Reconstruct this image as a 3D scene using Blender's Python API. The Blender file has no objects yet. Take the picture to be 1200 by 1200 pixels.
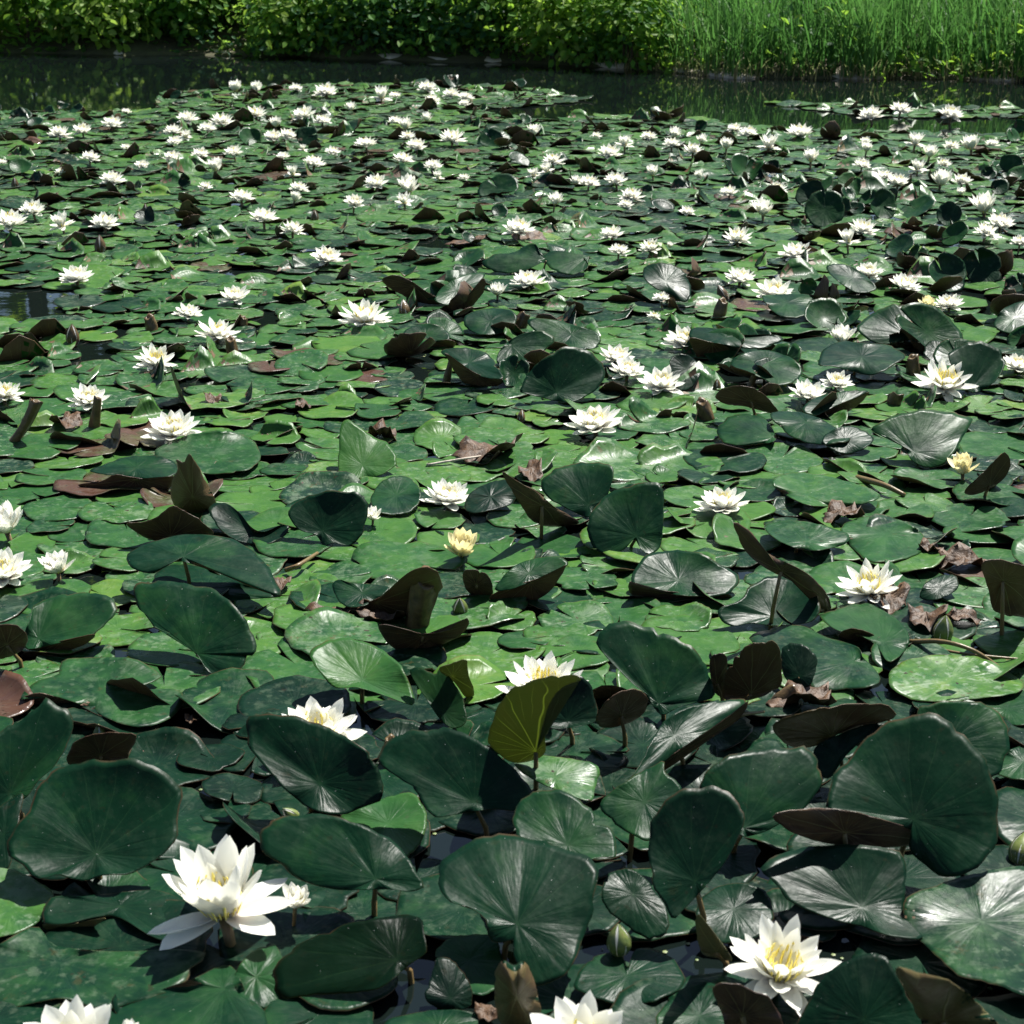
import bpy, math, random
import numpy as np
from mathutils import Vector

random.seed(7)
RS = np.random.RandomState(11)
SC = bpy.context.scene
COL = SC.collection
R_ = math.radians

# ------------------------------------------------------------------ camera
FPX, CAMH = 2100.0, 1.35                     # focal length in photo pixels, eye height
THETA = math.atan(720.0 / FPX)               # downward tilt; horizon 120 px above the frame
cd = bpy.data.cameras.new('camera'); cam = bpy.data.objects.new('camera', cd); COL.objects.link(cam)
cam.location = (0, 0, CAMH); cam.rotation_euler = (math.pi / 2 - THETA, 0, 0)
cd.sensor_width = 36.0; cd.lens = 36.0 * FPX / 1200.0; cd.clip_start = 0.05; cd.clip_end = 500
cd.dof.use_dof = True; cd.dof.focus_distance = 4.2; cd.dof.aperture_fstop = 14.0
SC.camera = cam

# ------------------------------------------------------------------ sky, sun, exposure
SUN_EL, SUN_AZ = R_(60), R_(40)              # azimuth from +Y (far bank) towards +X
w = bpy.data.worlds.new('World'); SC.world = w; w.use_nodes = True
wn = w.node_tree; bg = wn.nodes['Background']
sky = wn.nodes.new('ShaderNodeTexSky'); sky.sky_type = 'NISHITA'; sky.sun_disc = False
sky.sun_elevation = SUN_EL; sky.sun_rotation = SUN_AZ; sky.air_density = 1.0; sky.dust_density = 0.6
wn.links.new(sky.outputs[0], bg.inputs[0]); bg.inputs[1].default_value = 0.05
sl = bpy.data.lights.new('sun', 'SUN'); sun = bpy.data.objects.new('sun', sl); COL.objects.link(sun)
S = Vector((math.cos(SUN_EL) * math.sin(SUN_AZ), math.cos(SUN_EL) * math.cos(SUN_AZ), math.sin(SUN_EL)))
sun.rotation_euler = S.to_track_quat('Z', 'Y').to_euler(); sun.location = (6, 10, 20)
sl.energy = 5.0; sl.angle = R_(0.53); sl.color = (1.0, 0.97, 0.91)
SC.view_settings.view_transform = 'Standard'; SC.view_settings.look = 'None'
SC.view_settings.exposure = 1.25; SC.view_settings.gamma = 1.0
SC.cycles.use_denoising = True
SC.cycles.max_bounces = 8; SC.cycles.transparent_max_bounces = 8

# ------------------------------------------------------------------ helpers
CAM = np.array([0, 0, CAMH]); FW = np.array([0, math.cos(THETA), -math.sin(THETA)])
UP = np.array([0, math.sin(THETA), math.cos(THETA)]); RT = np.array([1.0, 0, 0])

def ray(px):
    px = np.asarray(px, float)
    return FW + np.multiply.outer((px[..., 0] - 600) / FPX, RT) - np.multiply.outer((px[..., 1] - 600) / FPX, UP)
def ground(px, z=0.0):
    d = ray(px); return CAM + d * ((z - CAMH) / d[..., 2])[..., None]
def project(P):
    q = np.asarray(P, float) - CAM; dep = q @ FW
    return np.stack([600 + FPX * (q @ RT) / dep, 600 - FPX * (q @ UP) / dep], -1), dep
_BB = {}
def in_poly(p, poly):
    x, y = p; b = _BB.get(id(poly))
    if b is None:
        a = np.array(poly, float); b = _BB[id(poly)] = (a[:, 0].min(), a[:, 0].max(), a[:, 1].min(), a[:, 1].max())
    if x < b[0] or x > b[1] or y < b[2] or y > b[3]: return False
    c = False; n = len(poly); j = n - 1
    for i in range(n):
        xi, yi = poly[i]; xj, yj = poly[j]
        if (yi > y) != (yj > y) and x < (xj - xi) * (y - yi) / (yj - yi + 1e-9) + xi: c = not c
        j = i
    return c

def tag(o, label=None, cat=None, group=None, kind=None):
    if label: o['label'] = label
    if cat: o['category'] = cat
    if group: o['group'] = group
    if kind: o['kind'] = kind
    return o
def empty(name, loc):
    o = bpy.data.objects.new(name, None); COL.objects.link(o); o.location = loc; o.empty_display_size = 0.02; return o
def mkmesh(name, V, F, mats, fm=None, attrs=None, smooth=True, flat_from=None):
    me = bpy.data.meshes.new(name); me.from_pydata([tuple(v) for v in V], [], [tuple(f) for f in F])
    for m in mats: me.materials.append(m)
    if fm is not None: me.polygons.foreach_set('material_index', np.asarray(fm, np.int32))
    me.polygons.foreach_set('use_smooth', np.full(len(me.polygons), smooth))
    if flat_from is not None:
        sm = np.ones(len(me.polygons), bool); sm[flat_from:] = False; me.polygons.foreach_set('use_smooth', sm)
    for k, a in (attrs or {}).items():
        at = me.attributes.new(k, 'FLOAT_VECTOR', 'POINT'); at.data.foreach_set('vector', np.asarray(a, np.float32).ravel())
    me.update(); return me
def mkobj(name, me, parent=None, loc=None):
    o = bpy.data.objects.new(name, me); COL.objects.link(o)
    if parent is not None: o.parent = parent
    if loc is not None: o.location = loc
    return o
def tube(path, radii, seg=8, cap=True):
    path = [np.asarray(p, float) for p in path]; V = []; F = []
    for i, p in enumerate(path):
        t = path[min(i + 1, len(path) - 1)] - path[max(i - 1, 0)]; t /= np.linalg.norm(t) + 1e-9
        a = np.array([0, 0, 1.0]) if abs(t[2]) < 0.9 else np.array([1.0, 0, 0])
        u = np.cross(t, a); u /= np.linalg.norm(u); v = np.cross(t, u)
        for k in range(seg):
            th = 2 * math.pi * k / seg; V.append(p + radii[i] * (math.cos(th) * u + math.sin(th) * v))
    for i in range(len(path) - 1):
        for k in range(seg):
            a = i * seg + k; b = i * seg + (k + 1) % seg; F.append((a, b, b + seg, a + seg))
    if cap:
        F.append(tuple(range(seg))[::-1]); F.append(tuple(range((len(path) - 1) * seg, len(path) * seg)))
    return V, F

# ------------------------------------------------------------------ materials
class N:
    def __init__(s, name):
        s.m = bpy.data.materials.new(name); s.m.use_nodes = True; s.t = s.m.node_tree; s.t.nodes.clear()
        s.out = s.n('ShaderNodeOutputMaterial')
    def n(s, ty, **kw):
        x = s.t.nodes.new(ty)
        for k, v in kw.items(): setattr(x, k, v)
        return x
    def set(s, sock, v):
        if hasattr(v, 'is_linked') or isinstance(v, bpy.types.NodeSocket): s.t.links.new(v, sock)
        else: sock.default_value = v
    def math(s, op, a, b=None, c=None, clamp=False):
        x = s.n('ShaderNodeMath', operation=op, use_clamp=clamp); s.set(x.inputs[0], a)
        if b is not None: s.set(x.inputs[1], b)
        if c is not None: s.set(x.inputs[2], c)
        return x.outputs[0]
    def attr(s, name):
        return s.n('ShaderNodeAttribute', attribute_name=name).outputs['Vector']
    def sep(s, v):
        x = s.n('ShaderNodeSeparateXYZ'); s.set(x.inputs[0], v); return x.outputs
    def noise(s, vec, scale, detail=3, rough=0.55):
        x = s.n('ShaderNodeTexNoise'); s.set(x.inputs['Vector'], vec); x.inputs['Scale'].default_value = scale
        x.inputs['Detail'].default_value = detail; x.inputs['Roughness'].default_value = rough; return x.outputs['Fac']
    def ramp(s, f, stops):
        x = s.n('ShaderNodeValToRGB'); s.set(x.inputs[0], f); e = x.color_ramp.elements
        while len(e) < len(stops): e.new(0.5)
        for el, (p, c) in zip(e, stops):
            el.position = p; el.color = (*c, 1) if len(c) == 3 else c
        return x.outputs[0]
    def step(s, f, a, b, lo=0.0, hi=1.0):
        x = s.n('ShaderNodeMapRange', interpolation_type='SMOOTHSTEP'); s.set(x.inputs[0], f)
        for i, v in zip((1, 2, 3, 4), (a, b, lo, hi)): x.inputs[i].default_value = v
        return x.outputs[0]
    def mix(s, f, a, b):
        x = s.n('ShaderNodeMix', data_type='RGBA'); s.set(x.inputs[0], f)
        for k, v in ((6, a), (7, b)):
            if isinstance(v, tuple): x.inputs[k].default_value = (*v, 1)
            else: s.set(x.inputs[k], v)
        return x.outputs[2]
    def vadd(s, a, b):
        x = s.n('ShaderNodeVectorMath', operation='ADD'); s.set(x.inputs[0], a); s.set(x.inputs[1], b); return x.outputs[0]
    def vscale(s, a, f):
        x = s.n('ShaderNodeVectorMath', operation='SCALE'); s.set(x.inputs[0], a); s.set(x.inputs['Scale'], f); return x.outputs[0]
    def bump(s, h, strength, dist):
        x = s.n('ShaderNodeBump'); s.set(x.inputs['Height'], h); x.inputs['Strength'].default_value = strength
        x.inputs['Distance'].default_value = dist; return x.outputs[0]
    def bsdf(s, col, rough, normal=None, spec=0.5, transl=None, tcol=None, ior=1.45):
        b = s.n('ShaderNodeBsdfPrincipled')
        if isinstance(col, tuple): b.inputs['Base Color'].default_value = (*col, 1)
        else: s.set(b.inputs['Base Color'], col)
        s.set(b.inputs['Roughness'], rough); s.set(b.inputs['Specular IOR Level'], spec); b.inputs['IOR'].default_value = ior
        if normal is not None: s.set(b.inputs['Normal'], normal)
        o = b.outputs[0]
        if transl:
            t = s.n('ShaderNodeBsdfTranslucent')
            if isinstance(tcol, tuple): t.inputs[0].default_value = (*tcol, 1)
            else: s.set(t.inputs[0], tcol if tcol is not None else col)
            mx = s.n('ShaderNodeMixShader'); s.set(mx.inputs[0], transl)
            s.t.links.new(o, mx.inputs[1]); s.t.links.new(t.outputs[0], mx.inputs[2]); o = mx.outputs[0]
        s.t.links.new(o, s.out.inputs['Surface']); return s.m
    def pos(s): return s.n('ShaderNodeNewGeometry').outputs['Position']

def veins(k, lf, pos, vw=1.0):
    """radial forking veins from the leaf's own polar coordinates: returns (vein mask, relief)"""
    x, y, r = k.sep(lf)
    wob = k.math('MULTIPLY_ADD', k.noise(pos, 9.0, 2), 0.35, -0.17)
    ang = k.math('ADD', k.math('ARCTAN2', y, x), k.math('MULTIPLY', wob, r))
    def fan(nv):
        f = k.math('FRACT', k.math('MULTIPLY', ang, nv / (2 * math.pi)))
        return k.math('ABSOLUTE', k.math('SUBTRACT', f, 0.5))
    a = fan(17.0); b = fan(51.0)
    d = k.math('MULTIPLY', a, r)
    v1 = k.step(d, 0.0, 0.016 * vw, 1.0, 0.0)
    v2 = k.math('MULTIPLY', k.step(k.math('MULTIPLY', b, r), 0.0, 0.013 * vw, 1.0, 0.0), k.step(r, 0.45, 0.6))
    vm = k.math('MULTIPLY', k.math('MAXIMUM', v1, k.math('MULTIPLY', v2, 0.5)), k.step(r, 0.75, 1.0, 1.0, 0.2))
    cb = k.n('ShaderNodeCombineXYZ')                     # irregular radial streaks: noise on (direction, slow radius)
    k.set(cb.inputs[0], k.math('MULTIPLY', k.math('COSINE', ang), 2.2)); k.set(cb.inputs[1], k.math('MULTIPLY', k.math('SINE', ang), 2.2)); k.set(cb.inputs[2], k.math('MULTIPLY', r, 0.9))
    stv = k.vadd(cb.outputs[0], k.vscale(k.attr('tint'), 17.0)); streak = k.noise(stv, 1.6, 3, 0.55)
    relief = k.math('MULTIPLY', k.math('ADD', streak, k.math('MULTIPLY', k.step(a, 0.0, 0.2), 0.10)), k.step(r, 0.0, 0.5, 0.0, 1.0))
    return vm, relief, r

def mat_leaf_top():
    k = N('lily_leaf_top'); lf = k.attr('lf'); ti = k.attr('tint'); tx, ty, tz = k.sep(ti)
    pos = k.vadd(k.pos(), k.vscale(ti, 3.0)); vm, rel, r = veins(k, lf, pos)
    n1 = k.noise(pos, 13, 4); n2 = k.noise(pos, 60, 4); n3 = k.noise(pos, 190, 3); n4 = k.noise(pos, 28, 5, 0.65)
    t = k.math('ADD', tx, k.math('ADD', k.math('MULTIPLY_ADD', n1, 0.44, -0.22), k.math('MULTIPLY', k.math('MULTIPLY_ADD', n4, 0.9, -0.45), k.math('MULTIPLY_ADD', ty, 0.8, 0.2))), clamp=True)
    col = k.ramp(t, [(0.0, (0.0018, 0.0085, 0.0052)), (0.22, (0.0030, 0.0205, 0.0090)), (0.48, (0.018, 0.066, 0.0165)),
                     (0.75, (0.045, 0.115, 0.019)), (1.0, (0.11, 0.17, 0.030))])
    scum = k.math('MULTIPLY', k.math('MAXIMUM', k.step(n2, 0.53, 0.68), k.math('MULTIPLY', k.step(k.noise(pos, 19, 5, 0.7), 0.52, 0.66), 0.9)), ty, clamp=True)
    col = k.mix(k.math('MULTIPLY', scum, 0.62), col, (0.145, 0.195, 0.125))
    brown = k.math('MULTIPLY', k.step(k.noise(pos, 33, 5, 0.7), 0.60, 0.70), k.math('MULTIPLY_ADD', ty, 0.75, 0.04))
    col = k.mix(brown, col, (0.07, 0.045, 0.016))
    col = k.mix(k.math('MULTIPLY', k.step(ty, 1.0, 1.4), k.step(k.noise(pos, 9, 3), 0.3, 0.6, 0.45, 1.0)), col, (0.060, 0.030, 0.020))
    holes = k.math('MULTIPLY', k.step(k.noise(pos, 75, 2, 0.4), 0.70, 0.725), k.math('MULTIPLY_ADD', ty, 1.0, 0.15), clamp=True)
    col = k.mix(holes, col, (0.022, 0.014, 0.007))
    col = k.mix(k.math('MULTIPLY', vm, 0.12), col, (0.05, 0.12, 0.045))
    speck = k.math('MULTIPLY', k.step(n3, 0.725, 0.75), k.math('MULTIPLY_ADD', tz, 0.75, 0.12))
    col = k.mix(speck, col, (0.42, 0.43, 0.40))
    rim = k.math('MULTIPLY', k.step(r, 0.972, 0.998), k.step(n1, 0.42, 0.62))
    col = k.mix(k.math('MULTIPLY', rim, 0.55), col, (0.07, 0.03, 0.018))
    wet = k.math('MULTIPLY', k.step(k.noise(pos, 22, 3, 0.5), 0.56, 0.66), ty, clamp=True)
    rough = k.math('ADD', k.math('MULTIPLY_ADD', wet, -0.20, k.math('MULTIPLY_ADD', n4, 0.30, 0.22)), k.math('MULTIPLY', scum, 0.15))
    h = k.math('ADD', k.math('MULTIPLY', rel, 1.0), k.math('ADD', k.math('MULTIPLY', n1, 0.9), k.math('MULTIPLY', n2, 0.14)))
    tr = k.step(tz, 0.88, 0.97, 0.05, 0.5)
    return k.bsdf(col, rough, k.bump(h, 0.24, 0.009), spec=k.math('ADD', k.math('MULTIPLY', wet, 0.30), k.math('MULTIPLY_ADD', k.math('MINIMUM', ty, 1.0), 0.18, 0.09)), transl=tr, tcol=k.mix(0.5, col, (0.35, 0.42, 0.06)))
def mat_leaf_under():
    k = N('lily_leaf_underside'); lf = k.attr('lf'); ti = k.attr('tint'); tx, ty, tz = k.sep(ti)
    pos = k.vadd(k.pos(), k.vscale(ti, 3.0)); vm, rel, r = veins(k, lf, pos, 1.7)
    n1 = k.noise(pos, 16, 4); n2 = k.noise(pos, 90, 3)
    t = k.math('ADD', tz, k.math('MULTIPLY_ADD', n1, 1.0, -0.5), clamp=True)
    col = k.ramp(t, [(0.0, (0.040, 0.020, 0.018)), (0.35, (0.088, 0.046, 0.024)), (0.65, (0.100, 0.082, 0.030)), (1.0, (0.095, 0.120, 0.045))])
    col = k.mix(k.math('MULTIPLY', vm, 0.6), col, (0.20, 0.19, 0.075))
    col = k.mix(k.math('MULTIPLY', k.step(rel, 0.35, 0.75), 0.3), col, (0.16, 0.11, 0.05))
    h = k.math('ADD', k.math('MULTIPLY', vm, 0.5), k.math('ADD', k.math('MULTIPLY', n2, 0.3), rel))
    tr = k.step(tz, 0.88, 0.97, 0.08, 0.55)
    return k.bsdf(col, k.math('MULTIPLY_ADD', n2, 0.3, 0.34), k.bump(h, 0.4, 0.005), spec=0.35, transl=tr, tcol=k.mix(vm, k.mix(0.5, col, (0.13, 0.15, 0.075)), (0.55, 0.62, 0.28)))
def mat_petal(name='lily_petal_white', c0=(0.93, 0.93, 0.88), c1=(0.84, 0.66, 0.60), tc=(0.97, 0.96, 0.90)):
    k = N(name); p = k.attr('pt'); u, v, s = k.sep(p)      # v: 0 base .. 1 tip, s: outer whorl
    n = k.noise(p, 7, 2)
    base = k.math('MULTIPLY', k.step(v, 0.05, 0.55, 1.0, 0.0), s)
    col = k.mix(k.math('MULTIPLY', base, 0.55), c0, c1)
    st = k.math('FRACT', k.math('MULTIPLY', u, 7.0))
    h = k.math('ABSOLUTE', k.math('SUBTRACT', st, 0.5))
    return k.bsdf(col, 0.45, k.bump(h, 0.25, 0.002), spec=0.3, transl=0.55, tcol=tc)
def mat_sepal():
    k = N('lily_sepal_green'); pos = k.pos(); n = k.noise(pos, 70, 3)
    col = k.ramp(n, [(0.3, (0.05, 0.085, 0.02)), (0.6, (0.13, 0.16, 0.04)), (0.8, (0.14, 0.075, 0.03))])
    return k.bsdf(col, 0.4, k.bump(n, 0.3, 0.002))
def mat_simple(name, c0, c1, scale, rough, bump=0.4, dist=0.003, spec=0.4):
    k = N(name); n = k.noise(k.pos(), scale, 4, 0.65)
    return k.bsdf(k.ramp(n, [(0.3, c0), (0.7, c1)]), rough, k.bump(n, bump, dist), spec=spec)
def mat_foliage(name, stops, rough=0.5, transl=0.66, tc=(0.30, 0.46, 0.03)):
    k = N(name); tx, ty, tz = k.sep(k.attr('tint'))
    col = k.ramp(tx, stops)
    return k.bsdf(col, rough, spec=0.18, transl=transl, tcol=k.mix(0.5, col, tc))
def mat_water():
    k = N('pond_water'); pos = k.pos(); sc = k.n('ShaderNodeMapping'); k.set(sc.inputs[0], pos); sc.inputs['Scale'].default_value = (1, 2.6, 1)
    n1 = k.noise(sc.outputs[0], 5.0, 3, 0.5); n2 = k.noise(sc.outputs[0], 0.8, 2)
    h = k.math('ADD', k.math('MULTIPLY', n1, 0.4), n2)
    return k.bsdf((0.004, 0.007, 0.006), 0.012, k.bump(h, 0.035, 0.02), spec=0.5, ior=1.33)

M_TOP, M_UND, M_PET, M_SEP, M_WAT = mat_leaf_top(), mat_leaf_under(), mat_petal(), mat_sepal(), mat_water()
M_CREAM = mat_petal('lily_petal_cream', (0.94, 0.90, 0.73), (0.88, 0.72, 0.56), (0.97, 0.92, 0.66))
M_STAM = mat_simple('lily_stamen_yellow', (0.92, 0.74, 0.12), (0.95, 0.86, 0.30), 300, 0.5)
M_STALK = mat_simple('lily_stalk', (0.10, 0.085, 0.03), (0.16, 0.10, 0.045), 60, 0.4)
M_ROLL = mat_simple('rolled_leaf_brown', (0.035, 0.022, 0.012), (0.13, 0.085, 0.034), 45, 0.35, 0.6, 0.004)
M_DEAD = mat_simple('dead_leaf', (0.016, 0.010, 0.006), (0.095, 0.048, 0.020), 40, 0.6, 0.8, 0.006)
M_BANK = mat_simple('bank_soil', (0.035, 0.028, 0.016), (0.07, 0.075, 0.03), 3, 0.9, 0.8, 0.05)
M_BARK = mat_simple('bark', (0.045, 0.032, 0.022), (0.11, 0.085, 0.06), 14, 0.9, 0.8, 0.02)
M_SILT = mat_simple('shore_silt', (0.30, 0.25, 0.19), (0.48, 0.43, 0.36), 12, 0.8, 0.6, 0.02)
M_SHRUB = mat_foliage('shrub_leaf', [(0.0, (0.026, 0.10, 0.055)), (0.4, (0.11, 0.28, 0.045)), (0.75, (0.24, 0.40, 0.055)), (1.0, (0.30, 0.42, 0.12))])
M_GRASS = mat_foliage('reed_grass', [(0.0, (0.030, 0.095, 0.026)), (0.5, (0.075, 0.19, 0.040)), (0.85, (0.15, 0.26, 0.075)), (1.0, (0.36, 0.29, 0.16))], transl=0.42, tc=(0.10, 0.27, 0.05))
M_TREE = mat_foliage('tree_leaf', [(0.0, (0.018, 0.05, 0.014)), (0.6, (0.04, 0.10, 0.02)), (1.0, (0.07, 0.14, 0.03))])

# ------------------------------------------------------------------ the pond and its far bank
SHORE_PX = [(-900, 62), (0, 62), (200, 63), (400, 68), (560, 72), (680, 78), (760, 84), (860, 90), (1000, 92), (1200, 96), (2100, 104)]
SHORE = ground(np.array(SHORE_PX))
def shore_y(x): return float(np.interp(x, SHORE[:, 0], SHORE[:, 1]))

V = [(-45, -6, 0), (45, -6, 0), (45, 40, 0), (-45, 40, 0)]
tag(mkobj('water', mkmesh('water', V, [(0, 1, 2, 3)], [M_WAT])), kind='structure')

def build_bank():
    xs = np.linspace(-45, 45, 181); prof = [(-0.5, -0.25), (-0.12, -0.05), (0.0, 0.015), (0.15, 0.07), (0.5, 0.16), (1.2, 0.30), (2.5, 0.42), (6, 0.5), (14, 0.6), (30, 0.7), (90, 0.8)]
    V = []; F = []
    for i, x in enumerate(xs):
        for j, (d, z) in enumerate(prof):
            wob = 0.12 * math.sin(x * 2.3) + 0.07 * math.sin(x * 5.9 + 1) + 0.04 * math.sin(x * 13)
            V.append((x, shore_y(x) + d + wob * (1 if d < 3 else 0), z + (0.03 * math.sin(x * 3.1 + d * 4) if 0 < d < 10 else 0)))
    m = len(prof)
    for i in range(len(xs) - 1):
        for j in range(m - 1):
            a = i * m + j; F.append((a, a + m, a + m + 1, a + 1))
    return tag(mkobj('bank', mkmesh('bank', V, F, [M_BANK])), kind='structure')
build_bank()
def shore_wob(x): return shore_y(x) + 0.12 * math.sin(x * 2.3) + 0.07 * math.sin(x * 5.9 + 1) + 0.04 * math.sin(x * 13)

def leaf_cards(P, Nrm, size, tint, fold=0.25, asp=0.62):
    """many small six-point folded leaves; returns verts, faces, tint"""
    n = len(P); rnd = RS.normal(size=(n, 3)); T = np.cross(Nrm, rnd); T /= np.linalg.norm(T, axis=1)[:, None] + 1e-9
    B = np.cross(Nrm, T); s = size[:, None]
    pts = [-T * s * 0.5, (-0.15 * T + asp * 0.5 * B + fold * 0.4 * Nrm) * s, (0.2 * T + asp * 0.42 * B + fold * 0.35 * Nrm) * s, T * s * 0.55,
           (0.2 * T - asp * 0.42 * B + fold * 0.35 * Nrm) * s, (-0.15 * T - asp * 0.5 * B + fold * 0.4 * Nrm) * s]
    V = np.stack([P + q for q in pts], 1).reshape(-1, 3)
    base = np.arange(n) * 6
    F = np.concatenate([np.stack([base, base + 1, base + 2, base + 3], 1), np.stack([base, base + 3, base + 4, base + 5], 1)])
    return V, F, np.repeat(tint, 6, 0)

def crown(center, rad, nclump, per, lsize, tint0, up=0.5, zmin=0.05, clump_r=0.15):
    c = np.array(center); rad = np.array(rad); P = []; NN = []; T = []
    for i in range(nclump):
        d = RS.normal(size=3); d /= np.linalg.norm(d); d[2] = d[2] if d[2] > -0.5 else -d[2]
        cc = c + d * rad * RS.uniform(0.45, 1.0); cr = clump_r * RS.uniform(0.6, 1.3); tt = np.clip(tint0 + RS.normal() * 0.22, 0, 1)
        q = RS.normal(size=(per, 3)) * cr * np.array([1, 1, 0.7]); nn = q / (np.linalg.norm(q, axis=1)[:, None] + 1e-9) + np.array([0.25, -0.25, up + 0.6]) + RS.normal(size=(per, 3)) * 0.35
        P.append(cc + q); NN.append(nn / np.linalg.norm(nn, axis=1)[:, None]); T.append(np.clip(tt + RS.normal(size=per) * 0.10, 0, 0.97))
    P = np.concatenate(P); NN = np.concatenate(NN); T = np.concatenate(T); ok = P[:, 2] > zmin
    P, NN, T = P[ok], NN[ok], T[ok]
    return leaf_cards(P, NN, lsize * RS.uniform(0.45, 1.35, len(P)), np.stack([T, T, T], 1))

def shrub(x, d, rad, lsize, tint0, label, n=58, per=62, zc=None, asp=0.62):
    d -= 0.10; y = shore_y(x) + d; z0 = 0.0 + 0.12 * max(0, d); zc = rad[2] * 0.62 if zc is None else zc
    root = empty('shrub', (x, y, z0)); tag(root, label, 'shrub', 'shrubs along the far bank')
    V, F, T = crown((0, 0, zc), rad, n, per, lsize, tint0, zmin=0.01)
    mkobj('foliage', mkmesh('shrub_foliage', V, F, [M_SHRUB], attrs={'tint': T}, smooth=False), root)
    for s in range(5):
        a = RS.uniform(0, 6.28); tip = np.array([math.cos(a) * rad[0] * 0.5, math.sin(a) * rad[1] * 0.5, zc + rad[2] * 0.3])
        V, F = tube([(0.05 * math.cos(a), 0.05 * math.sin(a), -0.25), tip * [0.4, 0.4, 0.5], tip], [0.022, 0.015, 0.005], 6)
        mkobj('stem', mkmesh('shrub_stem', V, F, [M_BARK]), root)
    return root
def bx(px, d=0.3): return float(ground(np.array([px, 62.0]))[0])
for px, d, rad, ls, t0, lab in [
    (-160, 0.50, (0.9, 0.6, 0.75), 0.075, 0.45, 'mid green shrub at the water edge beyond the open water'),
    (25, 0.40, (0.62, 0.45, 0.55), 0.075, 0.50, 'broad-leaved green shrub overhanging open water beside pale shore line'),
    (130, 0.36, (0.62, 0.45, 0.50), 0.080, 0.62, 'bright yellow-green leafy shrub low on the far bank'),
    (205, 0.47, (0.45, 0.4, 0.50), 0.080, 0.42, 'round-leaved green shrub just beside the dark gap in bank'),
    (265, 0.85, (0.36, 0.3, 0.60), 0.070, 0.02, 'dark blue-green shrub deep in shade by the gap'),  # darkest leaf tint, painting in the shade of the gap
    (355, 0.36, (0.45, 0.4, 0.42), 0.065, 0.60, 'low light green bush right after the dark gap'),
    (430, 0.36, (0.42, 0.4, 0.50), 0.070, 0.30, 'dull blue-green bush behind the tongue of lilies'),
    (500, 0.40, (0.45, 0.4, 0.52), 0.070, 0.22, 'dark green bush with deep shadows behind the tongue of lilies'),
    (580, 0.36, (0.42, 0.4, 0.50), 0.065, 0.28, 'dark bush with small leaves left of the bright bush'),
    (650, 0.30, (0.50, 0.4, 0.50), 0.065, 0.62, 'bright fresh green bush where shrubs give way to reeds'),
    (730, 0.36, (0.45, 0.4, 0.42), 0.060, 0.50, 'leafy green bush mixed into the first reeds')]:
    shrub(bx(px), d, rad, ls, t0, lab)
for px, d, t0, lab in [(-60, 1.7, 0.4, 'tall shrub behind the broad-leaved waterside shrub'), (120, 1.9, 0.5, 'tall green shrub behind the yellow-green waterside shrub'),
                       (300, 2.2, 0.25, 'tall dark shrub closing the gap in the bank'), (470, 1.9, 0.35, 'tall shrub behind the dull blue-green bush'),
                       (640, 1.9, 0.4, 'tall shrub behind the bright bush by the reeds')]:
    shrub(bx(px), d, (0.95, 0.6, 0.75), 0.085, t0, lab, n=50, per=60, zc=0.75)

def build_reeds():
    V = []; F = []; T = []
    def blade(x, y, z, h, lean, az, wd, t):
        b = len(V); dx, dy = math.cos(az), math.sin(az); sx, sy = -dy * wd, dx * wd
        for k, (s, ww) in enumerate(((0, 0.8), (0.4, 1.0), (0.75, 0.7))):
            o = lean * h * s ** 2
            V.append((x + dx * o + sx * ww, y + dy * o + sy * ww, z + h * (s - 0.25 * lean * s * s)))
            V.append((x + dx * o - sx * ww, y + dy * o - sy * ww, z + h * (s - 0.25 * lean * s * s)))
        o = lean * h; V.append((x + dx * o, y + dy * o, z + h * (1 - 0.3 * lean)))
        F.extend([(b, b + 1, b + 3, b + 2), (b + 2, b + 3, b + 5, b + 4), (b + 4, b + 5, b + 6)])
        T.extend([(t, t, t)] * 7)
    x0, x1 = bx(700), bx(2000)
    for i in range(17000):
        x = RS.uniform(x0 - 0.5, x1); d = RS.uniform(0.0, 1) ** 1.5 * 2.6 + RS.normal() * 0.05
        if x < x0 + 1.2 and RS.rand() > (x - x0 + 0.5) / 1.7: continue
        cl = 0.5 + 0.5 * math.sin(x * 7.1 + 1.3 * math.sin(d * 5)) * math.sin(x * 2.7 + d * 3 + 0.5)
        h = RS.uniform(0.40, 0.95) * (0.75 + 0.35 * cl) * (0.75 if d < 0.15 else 1)
        t = np.clip(0.25 + 0.4 * cl + RS.normal() * 0.13, 0, 0.92)
        blade(x, shore_wob(x) + d, 0.02 + 0.14 * max(d, 0), h, abs(RS.normal()) * 0.38 + 0.03, RS.uniform(0, 6.283), RS.uniform(0.003, 0.0085), t)
    for i in range(1500):                                   # dry straw at the water line
        x = RS.uniform(x0, x1); blade(x, shore_wob(x) + RS.uniform(-0.06, 0.12), 0.0, RS.uniform(0.06, 0.22), RS.uniform(0.2, 1.2), RS.uniform(3.5, 6.0), RS.uniform(0.003, 0.007), 1.0)
    tag(mkobj('reed_grass', mkmesh('reed_grass', V, F, [M_GRASS], attrs={'tint': T}, smooth=False)),
        'tall bright green reeds and grasses crowding the far bank', 'reeds', kind='stuff')
build_reeds()
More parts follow.
